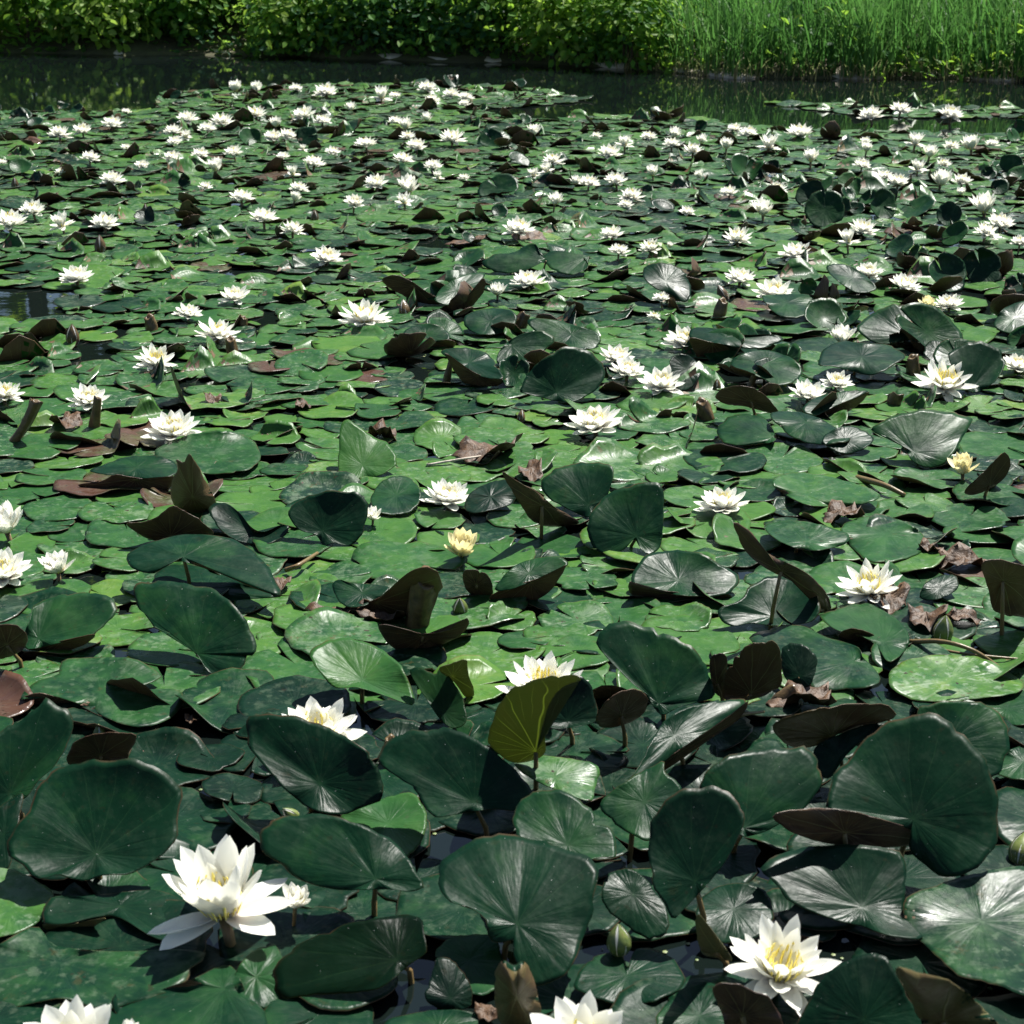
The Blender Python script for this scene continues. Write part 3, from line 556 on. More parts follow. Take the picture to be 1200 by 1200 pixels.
leaf('mid green flat pad with brown folded corner beside navy water', (1035, 752), [(962,722),(990,711),(1015,707),(1040,718),(1060,735),(1065,755),(1050,772),(1040,775),(1027,757),(1005,743),(980,738)], tilt=4, az=0, lift=0.02, t=0.36, und=0.1,
     flaps=[([(983,744),(1000,736),(1026,745),(1020,754),(1000,756)], (1005,745), 50, 180)])
leaf('pale wet pad streaked with light algae beside thin bent stalks', (1115, 797), [(1040,795),(1050,780),(1075,770),(1115,767),(1155,772),(1185,790),(1200,800),(1190,812),(1150,818),(1110,822),(1070,820),(1050,810)], tilt=2, az=0, lift=0.014, t=0.68, old=1.0)
leaf('dull grey-green pad beyond the biggest upright pad', (1180, 830), [(1108,822),(1150,814),(1190,808),(1235,820),(1225,842),(1190,850),(1170,842)], tilt=2, az=0, lift=0.008, t=0.3, old=0.1)
leaf('smooth bluish pad edge right of the biggest upright pad', (1200, 892), [(1168,906),(1175,886),(1190,876),(1218,873),(1240,900),(1205,914)], tilt=10, az=0, lift=0.03, t=0.3)
leaf('dished dark green pad under a long rolled brown rim', (905, 722), [(840,716),(868,702),(880,686),(905,675),(930,680),(950,690),(960,705),(960,720),(945,730),(905,733),(880,730),(855,733)], tilt=26, az=0, lift=0.02, t=0.2, cup=0.12)
leaf('long dark rolled pad rim sloping down above the dished pad', (915, 668), [(860,613),(880,623),(900,648),(940,668),(965,690),(974,713),(962,716),(952,697),(930,682),(905,670),(885,657),(870,640)], tilt=55, az=190, lift=0.012, und=0.12)
leaf('wavy-edged concave pad with purple turned-up front rim', (795, 680), [(740,682),(748,660),(765,648),(800,645),(825,650),(850,665),(867,675),(860,690),(845,698),(800,698),(760,690)], tilt=22, az=0, lift=0.02, t=0.24, cup=0.1, und=0.0,
     flaps=[([(738,681),(760,689),(800,694),(850,695),(859,703),(830,708),(800,713),(770,707),(741,698)], (795,697), 55, 180)])
leaf('upright fan pad with dark right edge and stalk showing beneath', (746, 628), [(688,615),(695,598),(710,580),(735,570),(760,565),(775,568),(778,590),(776,630),(773,642),(760,650),(750,642),(743,632),(730,645),(710,650),(694,640)], tilt=50, az=0, lift=0.02, t=0.24)
leaf('teal pad with black folded right side behind the upright fan pad', (690, 592), [(634,567),(645,553),(665,545),(690,542),(715,545),(719,556),(712,580),(702,595),(690,606),(675,601),(655,591),(640,581)], tilt=44, az=-5, lift=0.02, t=0.24)
leaf('narrow dark pad edge slanting below the teal pad', (635, 592), [(588,553),(605,563),(630,577),(650,594),(670,605),(679,614),(650,617),(625,611),(608,588)], tilt=55, az=200, lift=0.008, t=0.15, und=0.12)
leaf('boat-shaped pad with ribbed green top and brown belly', (620, 672), [(580,690),(598,667),(620,656),(650,652),(666,659),(650,674),(620,683),(597,691)], tilt=26, az=0, lift=0.045, t=0.3, und=0.3,
     flaps=[([(572,701),(592,689),(620,681),(650,671),(664,661),(646,691),(620,706),(590,707)], (622,682), 62, 180)])
leaf('small crumpled dark brown pad left of the boat-shaped pad', (558, 685), [(543,670),(560,668),(574,677),(577,697),(560,700),(546,690)], tilt=60, az=180, lift=0.004, und=0.0)
leaf('cup-shaped pad with grey rim and brown inner roll', (425, 695), [(390,690),(395,679),(412,683),(440,685),(456,689),(440,703),(422,711),(402,709)], tilt=20, az=0, lift=0.04, t=0.2, und=0.35,
     flaps=[([(415,714),(448,698),(468,679),(488,666),(508,667),(518,683),(505,715),(495,731),(478,736),(455,722)], (440,706), 55, 175)])
leaf('dark lip of pad curling round the brown inner roll', (495, 745), [(445,732),(475,737),(495,742),(525,738),(547,724),(549,733),(532,749),(490,762),(458,757)], tilt=58, az=180, lift=0.008, und=0.05)
leaf('silver-grey shiny pad beside the slanting narrow pad', (575, 582), [(544,592),(553,576),(575,565),(596,562),(606,575),(600,590),(575,598),(552,601)], tilt=18, az=0, lift=0.03, t=0.08, corr=0.013)
leaf('small smooth flat pad left of a white lily and the silver-grey pad', (465, 580), [(435,582),(450,562),(475,558),(490,570),(493,585),(480,600),(455,603),(438,596)], tilt=10, az=0, lift=0.02, t=0.27)
leaf('bright green torn pad with ragged brown top edge', (425, 545), [(398,560),(397,530),(400,496),(412,494),(435,510),(456,521),(466,540),(455,552),(430,562)], tilt=34, az=8, lift=0.01, t=0.55, und=0.2)
leaf('dark wing-like pad showing brown underside past the crumpled dead leaves', (1175, 680), [(1150,662),(1165,655),(1190,660),(1215,672),(1215,720),(1190,722),(1165,715),(1158,690)], tilt=60, az=190, lift=0.02, und=0.3)
leaf('small dark green hooked pad beside crumpled dead leaves', (1100, 690), [(1078,700),(1085,683),(1105,674),(1120,675),(1123,688),(1112,697),(1095,703)], tilt=24, az=0, lift=0.02, t=0.14)
# --- third band
leaf('large upright pad with white streak along its fold behind a white lily', (652, 460), [(609,456),(625,430),(645,415),(665,406),(690,412),(705,425),(709,440),(700,455),(680,468),(660,471),(635,466),(615,461)], tilt=46, az=5, lift=0.02, t=0.2, fold=0.25, fdir=35)
leaf('broad smooth fan pad with pale ribs left of the yellowish lily', (1072, 530), [(1022,504),(1040,490),(1080,480),(1110,483),(1138,490),(1130,510),(1110,540),(1090,548),(1070,541),(1058,524),(1040,512)], tilt=34, az=0, lift=0.02, t=0.3)
leaf('bluish flat raised pad left of the broad fan pad', (945, 495), [(902,485),(930,482),(960,490),(985,505),(996,516),(960,521),(930,513),(914,500)], tilt=10, az=0, lift=0.035, t=0.24)
leaf('dark pad with turned corner between bluish pad and broad fan pad', (990, 515), [(963,516),(980,502),(1002,500),(1024,514),(1008,528),(985,531)], tilt=24, az=5, lift=0.02, t=0.18)
leaf('flat dark pad in front of two thick brown stalks', (1010, 418), [(959,427),(965,410),(985,400),(1010,402),(1040,404),(1061,417),(1050,426),(1025,439),(1000,436),(975,429)], tilt=12, az=0, lift=0.04, t=0.2)
leaf('round two-lobed pad behind the thick cut brown stalk', (1062, 392), [(1004,386),(1018,370),(1045,357),(1066,358),(1090,362),(1103,380),(1100,395),(1090,404),(1064,399),(1030,403)], tilt=30, az=0, lift=0.02, t=0.24)
leaf('twisted pale-streaked pad right of the wide starry lily', (1140, 452), [(1112,415),(1140,400),(1165,406),(1178,420),(1172,440),(1155,455),(1136,459),(1122,440)], tilt=40, az=5, lift=0.02, t=0.2, fold=0.2, fdir=50)
leaf('round dark pad edge beside the deep black hole behind the twisted pad', (1190, 372), [(1167,385),(1170,368),(1185,357),(1215,352),(1230,375),(1200,392)], tilt=24, az=0, lift=0.03, t=0.24)
leaf('glossy green pad right of the brown curled fan-shaped underside', (900, 425), [(856,428),(870,414),(895,410),(925,418),(940,432),(935,445),(912,452),(890,442)], tilt=14, az=0, lift=0.03, t=0.28)
leaf('arched grey-green pad over a brown ribbed underside', (850, 395), [(806,392),(815,384),(840,385),(870,392),(905,392),(918,398),(900,407),(870,408),(840,402),(820,402)], tilt=12, az=0, lift=0.05, t=0.2, und=0.28,
     flaps=[([(808,396),(830,400),(850,405),(858,415),(850,430),(838,435),(824,432),(815,415)], (835,402), 60, 180)])
leaf('dark round-backed pad turned away beside three crowded lilies', (805, 432), [(785,425),(792,416),(806,416),(820,428),(820,440),(808,456),(792,455)], tilt=40, az=20, lift=0.02, t=0.06)
leaf('sawn-edged green pad below a lily pair', (922, 355), [(893,348),(910,345),(950,346),(955,362),(935,372),(910,368)], tilt=10, az=0, lift=0.03, t=0.28)
leaf('smooth oval pad tilted right between two far lilies', (1000, 325), [(968,315),(978,309),(1000,313),(1022,330),(1026,340),(1005,343),(985,332)], tilt=20, az=15, lift=0.03, t=0.24)
leaf('glossy dark arched pad behind the pink-based lily', (780, 330), [(753,322),(760,310),(785,309),(803,320),(810,342),(802,354),(785,345),(765,336)], tilt=30, az=15, lift=0.04, t=0.15, cup=-0.1)
leaf('bluish smooth oval pad beside a brown rolled leaf tip', (575, 376), [(543,378),(552,366),(580,361),(603,366),(603,381),(585,391),(558,391)], tilt=20, az=0, lift=0.02, t=0.24)
leaf('wide green pad behind the large streaked upright pad', (600, 405), [(582,424),(590,405),(610,392),(635,388),(650,400),(625,418),(605,428)], tilt=34, az=0, lift=0.02, t=0.24)
leaf('rounded green pad right of the brown rolled leaf tip', (670, 392), [(618,375),(645,374),(670,380),(700,390),(703,402),(690,410),(660,405),(635,395)], tilt=24, az=0, lift=0.02, t=0.28)
leaf('raised grey pad with dark brown belly in front of the flat mat', (550, 425), [(516,412),(530,408),(550,408),(572,415),(585,433),(588,444),(560,440),(535,425)], tilt=14, az=0, lift=0.05, t=0.2, und=0.15,
     flaps=[([(522,414),(540,426),(562,439),(590,445),(582,452),(560,452),(540,445)], (560,440), 62, 180)])
leaf('small upturned pad with brown belly left of the raised grey pad', (498, 392), [(470,396),(478,385),(500,379),(520,384),(526,398),(500,401),(482,400)], tilt=26, az=0, lift=0.03, t=0.24, und=0.2,
     flaps=[([(471,397),(500,400),(528,398),(533,406),(510,414),(488,412)], (500,400), 58, 180)])
leaf('folded green pad with reddish-brown belly beside a small pinkish bud', (535, 340), [(510,352),(520,335),(545,322),(568,320),(560,335),(545,350),(528,358)], tilt=26, az=15, lift=0.04, t=0.3, und=0.15,
     flaps=[([(508,376),(515,362),(530,355),(548,348),(566,325),(568,340),(552,360),(535,378)], (545,350), 62, 190)])
leaf('pale tilted pad edge left of the folded green pad', (505, 335), [(475,332),(495,328),(525,330),(520,345),(505,352),(490,345)], tilt=16, az=0, lift=0.03, t=0.4)
leaf('dark steep brown wing of a pad near a single yellow lily', (485, 335), [(448,330),(460,322),(480,328),(505,345),(525,354),(500,356),(470,345)], tilt=60, az=185, lift=0.01, und=0.1)
leaf('rounded teal pad lobe behind a bright lily cup', (640, 305), [(565,310),(580,298),(600,296),(625,285),(632,300),(620,315),(590,320)], tilt=30, az=0, lift=0.02, t=0.24)
leaf('light green saw-toothed pad right of a bright lily cup', (690, 300), [(636,302),(648,294),(670,296),(686,304),(688,314),(670,322),(648,316)], tilt=26, az=0, lift=0.02, t=0.3)
leaf('brown folded leaf standing behind the yellowish lily', (1160, 568), [(1130,575),(1145,560),(1160,545),(1178,530),(1184,545),(1175,562),(1155,575),(1138,580)], tilt=58, az=190, lift=0.02, und=0.2)
leaf('green pad with pointed lobe under a long brown edge', (905, 512), [(840,505),(852,490),(870,485),(895,490),(908,508),(905,518),(870,522),(848,518)], tilt=12, az=0, lift=0.02, t=0.3)
leaf('brown arched underside with a dark stub on top', (880, 470), [(838,465),(848,455),(870,452),(890,458),(905,472),(912,485),(895,482),(872,476),(852,474)], tilt=60, az=180, lift=0.02, und=0.2)
leaf('upturned pad with brown belly below a pair of white lilies', (985, 472), [(940,480),(955,466),(985,459),(1018,458),(1000,468),(975,478),(955,487)], tilt=20, az=10, lift=0.03, t=0.24, und=0.2,
     flaps=[([(952,489),(975,477),(1002,466),(1019,459),(1005,475),(985,486),(960,493)], (985,474), 60, 185)])
leaf('large flat bright pad right of the plain white lily', (945, 580), [(905,568),(918,556),(950,555),(990,563),(1025,575),(1028,585),(1000,592),(955,593),(930,585)], tilt=3, az=0, lift=0.015, t=0.5, old=0.3)
leaf('dark-shadowed flat pad raised in front of dead leaf scraps', (945, 635), [(895,618),(915,610),(950,612),(990,624),(995,634),(975,642),(945,645),(915,635)], tilt=5, az=0, lift=0.03, t=0.36, old=0.3)
leaf('wide flat green pad behind the starry lily with spiky petals', (1040, 625), [(985,620),(1005,607),(1040,605),(1075,620),(1085,640),(1060,655),(1020,658),(998,640)], tilt=2, az=0, lift=0.014, t=0.42, old=0.2)

# --- two hooded, half-rolled old leaves
leaf('wet golden-brown folded leaf hooded like a cocoon on flat pads', (226, 582), [(203,560),(209,548),(206,538),(215,541),(222,532),(229,541),(236,552),(240,562),(252,585),(251,599),(235,604),(210,598),(200,580)], tilt=58, az=178, lift=0.006, und=0.45, cup=0.4, fold=0.3, fdir=95, name='folded_leaf', stalk=False)
leaf('brown-olive half-rolled leaf beside the heart-shaped pad', (605, 1168), [(583,1190),(579,1150),(584,1130),(592,1126),(603,1131),(612,1126),(622,1138),(630,1165),(634,1195),(618,1212),(598,1208)], tilt=58, az=185, lift=0.004, und=0.5, cup=0.3, fold=0.1, fdir=80, name='folded_leaf', stalk=False)

# ------------------------------------------------------------------ water-lily flowers (unit diameter meshes, shared)
def petal_geo(L, W, e0, e1, ns=7, nw=5, cupw=0.45, outer=0.0, rs=None):
    """two-sided lens-shaped petal along +X, base at the origin"""
    ss = np.linspace(0, 1, ns + 1); P = [(0.0, 0.0)]; ang = R_(e0) + (R_(e1) - R_(e0)) * ss
    for i in range(ns):
        a = 0.5 * (ang[i] + ang[i + 1]); P.append((P[-1][0] + L / ns * math.cos(a), P[-1][1] + L / ns * math.sin(a)))
    wd = W * ((ss * 0.92 + 0.08) ** 0.7) * np.clip(1 - ss, 0, 1) ** 0.72; wd = wd / (wd.max() + 1e-9) * W / 2
    tw = rs.uniform(-0.12, 0.12); V = []; A = []
    for side in (0, 1):
        for i, s in enumerate(ss):
            for j in range(nw):
                u = -1 + 2 * j / (nw - 1); nx, nz = -math.sin(ang[i]), math.cos(ang[i])
                lift = cupw * wd[i] * u * u * (1 - 0.5 * s) + tw * u * wd[i] * s
                if side == 1 and 0 < j < nw - 1 and 0 < i < ns: lift -= 0.012
                V.append((P[i][0] + nx * lift, wd[i] * u, P[i][1] + nz * lift)); A.append((u, s, outer))
    F = []; m = nw; off = (ns + 1) * m
    for i in range(ns):
        for j in range(nw - 1):
            a = i * m + j; F.append((a, a + m, a + m + 1, a + 1)); F.append((off + a, off + a + 1, off + a + m + 1, off + a + m))
    return np.array(V), F, np.array(A)
STYLES = {   # whorls: count, base elevation, tip elevation, length, width, start radius
    'open': [(4, 0, 14, 0.44, 0.192, .05), (8, 10, 34, 0.45, 0.198, .045), (8, 28, 54, 0.42, 0.192, .04), (7, 45, 70, 0.36, 0.168, .035), (6, 60, 82, 0.28, 0.132, .03)],
    'cup':  [(4, -2, 6, 0.47, 0.201, .05), (3, 6, 14, 0.46, 0.190, .05), (7, 50, 62, 0.50, 0.201, .045), (7, 58, 68, 0.46, 0.185, .045), (4, 62, 72, 0.30, 0.127, .04)],
    'star': [(4, -8, 2, 0.44, 0.158, .05), (8, 6, 26, 0.46, 0.158, .045), (8, 32, 52, 0.43, 0.153, .04), (7, 50, 66, 0.37, 0.137, .04), (4, 58, 70, 0.25, 0.106, .04)],
    'half': [(4, 34, 58, 0.44, 0.216, .05), (7, 46, 72, 0.46, 0.216, .045), (7, 58, 82, 0.44, 0.192, .04), (5, 70, 90, 0.38, 0.144, .03)]}
STYLES['cream'] = STYLES['half']
_FL = {}
def style_meshes(st):
    """per whorl three petal meshes, plus one stamen mesh, plus far versions joined into one mesh"""
    if st in _FL: return _FL[st]
    rs = np.random.RandomState(len(st) * 31 + 3); wh = []; pm = M_CREAM if st == 'cream' else M_PET
    for i, (n, e0, e1, L, W, r0) in enumerate(STYLES[st]):
        ms = []
        for v in range(3):
            V, F, A = petal_geo(L * rs.uniform(0.94, 1.05), W * rs.uniform(0.92, 1.08), e0 + rs.uniform(-5, 5), e1 + rs.uniform(-8, 8), outer=1.0 if i < 2 else 0.25, rs=rs)
            ms.append(mkmesh('petal', V, F, [pm], attrs={'pt': A}))
        wh.append(ms)
    V, F = stamen_geo(34, rs); stam = mkmesh('stamens', V, F, [M_STAM])
    far = []
    for v in range(4):
        VV = []; FF = []; AA = []; MM = []
        for i, (n, e0, e1, L, W, r0) in enumerate(STYLES[st]):
            for k in range(n):
                V, F, A = petal_geo(L * rs.uniform(0.88, 1.06), W * 1.05, e0 + rs.uniform(-8, 8), e1 + rs.uniform(-10, 10), 4, 3, outer=1.0 if i < 2 else 0.2, rs=rs)
                a = 2 * math.pi * (k + 0.5 * i + rs.uniform(-0.2, 0.2)) / n; c, s = math.cos(a), math.sin(a); V = V + [r0, 0, 0]
                b = len(VV); VV += [(c * p[0] - s * p[1], s * p[0] + c * p[1], p[2]) for p in V]; FF += [tuple(q + b for q in f) for f in F]; AA += list(A); MM += [0] * len(F)
        V, F = stamen_geo(14, rs, 0.02); b = len(VV)
        far.append((VV, FF, AA, MM, V, F))
    out = []
    for VV, FF, AA, MM, V, F in far:
        b = len(VV)
        one = mkmesh('lily_flower', VV + list(V), FF + [tuple(q + b for q in f) for f in F], [M_PET, M_STAM], MM + [1] * len(F), {'pt': list(AA) + [(0, 0, 0)] * len(V)})
        out.append((one, mkmesh('corolla', VV, FF, [M_PET], None, {'pt': AA}), mkmesh('stamens', V, F, [M_STAM])))
    _FL[st] = (wh, stam, out); return _FL[st]
def stamen_geo(n, rs, wd=0.011):
    V = []; F = []
    for k in range(n):
        a = k * 2.39996; r = 0.02 + 0.085 * math.sqrt((k + 0.5) / n); L = rs.uniform(0.16, 0.25); c, s = math.cos(a), math.sin(a); b = len(V)
        for t, dr, w_ in ((0, 0, 0.7), (0.5, 0.05, 1.0), (0.85, 0.055, 0.9), (1.0, 0.035, 0.3)):
            rr = r + dr * (0.4 + r * 6); z = 0.02 + L * t
            for d in (-1, 1):
                V.append((c * rr - s * wd * w_ * d, s * rr + c * wd * w_ * d, z)); 
            V.append((c * (rr + 0.008), s * (rr + 0.008), z))
        for i in range(3):
            q = b + i * 3
            F += [(q, q + 1, q + 4, q + 3), (q + 1, q + 2, q + 5, q + 4), (q + 2, q, q + 3, q + 5)]
    b = len(V)                                               # domed ovary disc
    for k in range(10): V.append((0.07 * math.cos(k * .628), 0.07 * math.sin(k * .628), 0.03))
    V.append((0, 0, 0.06)); F += [(b + k, b + (k + 1) % 10, b + 10) for k in range(10)]
    return V, F
def base_of(px, py, wpx, z, drop=0.26):
    p = ground(np.array([px, py + drop * wpx]), z); dep = (p - CAM) @ FW; return p, wpx * dep / FPX
FLOW = []
def flower(px, py, wpx, st='open', label=None, group=None, lean=0, z=0.03, parts=None, yaw=None, drop=0.26):
    p, D = base_of(px, py, wpx, z, drop); D *= 1.1 if st == 'cup' else 1.16
    wh, stam, far = style_meshes(st); yaw = RS.uniform(0, 6.283) if yaw is None else R_(yaw)
    rot = (R_(lean + 7) + RS.normal() * 0.09, RS.normal() * 0.09, yaw)
    detail = wpx >= 36 if parts is None else parts; FLOW.append((px, py, wpx, label))
    if not detail and wpx < 21:
        o = mkobj('lily_flower', far[RS.randint(4)][0], None, p); o.rotation_mode = 'ZYX'; o.rotation_euler = rot; o.scale = (D, D, D * 1.2)
        return tag(o, label, 'water lily', group)
    root = empty('lily_flower', p); root.rotation_mode = 'ZYX'; root.rotation_euler = rot; root.scale = (D, D, D * (1.0 if detail else 1.2)); tag(root, label, 'water lily', group)
    if not detail:
        _, c, s = far[RS.randint(4)]; mkobj('corolla', c, root); mkobj('stamens', s, root)
    else:
        for i, (n, e0, e1, L, W, r0) in enumerate(STYLES[st]):
            for k in range(n):
                a = 2 * math.pi * (k + 0.5 * i + RS.uniform(-0.16, 0.16)) / n
                o = mkobj('petal', wh[i][RS.randint(3)], root, (r0 * math.cos(a), r0 * math.sin(a), 0.004 * i)); o.rotation_euler = (0, RS.normal() * 0.05, a)
                sc = RS.uniform(0.93, 1.07); o.scale = (sc, RS.uniform(0.9, 1.1), sc)
        mkobj('stamens', stam, root)
    h = p[2] / D + 0.5
    mkobj('stalk', STALK_ME, root, (0, 0, 0)).scale = (1, 1, h)
    return root
V, F = tube([(0.02, 0.03, -1), (0.01, 0.01, -0.5), (0, 0, 0.01)], [0.035, 0.032, 0.045], 8); STALK_ME = mkmesh('flower_stalk', V, F, [M_STALK])

NEAR = [  # px, py, width, style, label
    (262, 1045, 165, 'cup', 'tall open white lily with drooping outer petals and yellow stamens beside the bowl-shaped pad'),
    (912, 1112, 132, 'star', 'white lily with pink-tinged outer petals and yellow stamens beside a purplish wet pad'),
    (84, 1210, 142, 'open', 'white lily bloom below the broad half-shaded flat pad'),
    (152, 1206, 50, 'half', 'narrow half-open white lily touching the bloom below the half-shaded pad'),
    (682, 1205, 136, 'open', 'white lily in front of the round notched pad'),
    (373, 842, 104, 'open', 'white lily partly hidden behind the folded dark pad with shiny crease'),
    (636, 790, 106, 'star', 'white lily spreading wide behind the olive backlit pad'),
    (1020, 676, 80, 'star', 'starry white lily with spiky petals beside crumpled dead leaves'),
    (847, 581, 62, 'open', 'plain white lily above the long dark rolled rim'),
    (525, 574, 60, 'open', 'white lily with a green sepal in front beside the silver-grey pad'),
    (541, 632, 58, 'cream', 'cream lily with deep yellow centre opening sideways beneath the white lily'),
    (437, 601, 30, 'half', 'small side-facing lily half hidden by the small notched facing pad'),
    (8, 603, 66, 'half', 'tall-petalled white lily above a green curled pad, upper of a close trio'),
    (4, 659, 70, 'open', 'white lily with pink lower petals, lowest of a close trio'),
    (68, 655, 52, 'half', 'half-open white lily with dark sepals beside the close pair'),
    (697, 486, 68, 'open', 'many-petalled white lily on a flat pad by the large streaked upright pad'),
    (203, 494, 66, 'open', 'wide cup-shaped white lily with a dark sepal beyond the large flat round pad'),
    (104, 461, 48, 'open', 'white lily behind a small brown stalk and dry leaf'),
    (6, 455, 42, 'star', 'white lily with hanging lower petals near a leaning brown stalk'),
    (182, 415, 50, 'star', 'star-like white lily alone on flat pads beside dark water'),
    (255, 383, 52, 'star', 'broad low white lily with two brown leaf stubs beside it'),
    (221, 361, 34, 'open', 'small rounded white lily just beyond the broad low lily'),
    (275, 342, 38, 'open', 'small white lily farther beyond the broad low lily'),
    (90, 318, 42, 'open', 'white lily beside the black patch of open water'),
    (427, 363, 60, 'star', 'pale yellow lily with long lower petal beside a pinkish bud'),
    (619, 323, 42, 'open', 'bright compact lily cup between the teal lobe and saw-toothed pad'),
    (583, 338, 30, 'half', 'ragged half-open lily next to the bright compact lily cup'),
    (722, 412, 44, 'open', 'yellow-centred lily, topmost of three crowded lilies'),
    (735, 428, 46, 'open', 'white lily in the middle of three crowded lilies'),
    (775, 441, 54, 'open', 'broad white lily, lowest of three crowded lilies'),
    (802, 392, 48, 'open', 'pink-based lily tucked beside the arched grey-green pad'),
    (867, 320, 38, 'open', 'white lily, upper of a pair above the sawn-edged pad'),
    (907, 335, 48, 'open', 'white lily, lower of a pair above the sawn-edged pad'),
    (1018, 314, 36, 'open', 'white lily beyond the smooth oval tilted pad'),
    (1060, 328, 40, 'open', 'white lily above a brown underside beside small stalks'),
    (1086, 354, 28, 'cream', 'small yellow lily behind the round two-lobed pad'),
    (1112, 351, 36, 'open', 'faded spiky lily right next to the small yellow lily'),
    (987, 389, 40, 'half', 'shallow white lily cup behind a flat dark pad'),
    (947, 455, 48, 'open', 'white lily, largest of a pair with brown stalks between'),
    (980, 442, 38, 'open', 'white lily with two heads behind the largest of the pair'),
    (1106, 437, 68, 'star', 'wide starry lily before the twisted pale-streaked pad'),
    (1191, 422, 42, 'open', 'compact white lily right of the twisted pale-streaked pad'),
    (1128, 541, 46, 'cream', 'small yellowish lily beside the broad smooth fan pad'),
    (383, 296, 38, 'open', 'white lily standing alone on the flat pads near a yellowed leaf'),
    (933, 291, 40, 'open', 'white lily beside a brown slanting pad beyond the lily pair'),
    (346, 1046, 52, 'half', 'withered white bloom hanging under the oblong dark pad'),
]
for x, y, wd, st, lab in NEAR:
    if wd < 36: flower(x, y, wd, st, lab, 'water lilies', parts=True)
    else: flower(x, y, wd, st, lab, 'water lilies', z=0.062 if x == 262 else 0.05 if y > 700 else 0.03, drop={'cup': 0.16, 'half': 0.3, 'cream': 0.3}.get(st, 0.24), lean={541: 16, 262: 0, 912: 6}.get(x, 0), yaw={262: 40, 912: 30}.get(x))
FAR_A = [(276,101,22),(301,102,20),(347,101,16),(382,103,28),(447,109,24),(463,110,14),(501,99,22),(507,114,18),(529,107,20),(546,111,18),(545,119,16),(300,129,24),(357,130,28),(411,125,18),(378,138,20)]
FAR_R = [(1021,130,30),(1055,124,26),(1114,129,30)]
FAR = [(148,129,12),(132,141,26),(97,149,22),(70,152,26),(220,135,24),(260,138,28),(243,147,20),(323,143,20),(320,157,22),(337,155,22),(203,150,22),(218,157,16),(205,163,18),(148,171,14),(106,181,22),(202,181,22),(235,177,20),(167,191,18),(253,193,26),(274,175,22),(332,181,16),(355,173,12),(390,175,18),(368,187,26),(343,200,20),(350,217,22),(345,230,20),(132,206,28),(72,199,14),(2,188,12),(241,216,16),(283,227,28),(12,254,38),(39,241,30),(73,258,28),(123,256,34),(309,250,32),(343,264,28),
 (463,139,18),(475,145,22),(500,137,18),(478,157,18),(429,165,26),(488,167,24),(530,157,30),(472,183,24),(508,191,22),(513,205,16),(441,210,28),(479,216,32),(474,233,22),(415,233,24),(544,206,14),(625,152,22),(699,157,12),(732,165,22),(714,175,28),(760,157,18),(787,165,20),(790,155,20),(648,184,24),(626,202,18),(641,197,20),(675,211,18),(690,210,24),(722,207,28),(765,200,22),(740,225,28),(650,233,24),(733,237,18),(608,262,36),(717,270,28),(762,286,26),(785,287,12),(725,290,24),
 (861,148,18),(877,152,22),(937,151,30),(812,172,24),(823,163,18),(851,168,22),(901,166,28),(1014,163,14),(1015,172,20),(1010,190,20),(950,182,26),(1072,163,26),(1115,168,20),(1138,167,30),(1163,166,18),(1089,177,24),(1075,194,24),(1106,189,18),(1036,203,22),(1052,209,26),(1102,208,32),(1127,208,24),(1126,224,16),(820,204,16),(854,222,22),(911,218,22),(894,243,32),(805,245,18),(864,273,34),(1010,263,34),(993,277,28),(1153,238,40),(1172,256,34),(1155,267,30),(1195,280,22),(775,346,20),(766,368,16)]
def far_style(): return ['open', 'open', 'open', 'cup', 'half', 'star'][RS.randint(6)]
LOOK = {'open': 'wide open white lily', 'cup': 'deep cupped white lily', 'half': 'half-open white lily', 'star': 'spiky white lily'}
for x, y, wd in FAR_A: st = far_style(); flower(x, y, wd * 1.08, st, LOOK[st] + ' on the tongue of pads reaching into open water', 'lilies on the tongue of pads', parts=False, z=0.035)
for x, y, wd in FAR_R: flower(x, y, wd * 1.05, 'open', 'white lily on the small loose raft of pads before the reeds', 'lilies on the loose raft', parts=False, z=0.04)
for x, y, wd in FAR:
    st = far_style(); size = 'small ' if wd < 19 else 'large ' if wd > 27 else ''
    if y < 205: lab = size + LOOK[st] + ' on the outer bed edge facing ' + ('the shrubs' if x < 560 else 'the reeds')
    else: lab = size + LOOK[st] + ' in the far bed ' + ('beyond the flat pad mat' if x < 560 else 'behind crowded raised pads')
    flower(x, y, wd * 1.08, st, lab, 'distant white lilies', parts=False, z=RS.uniform(0.03, 0.05))

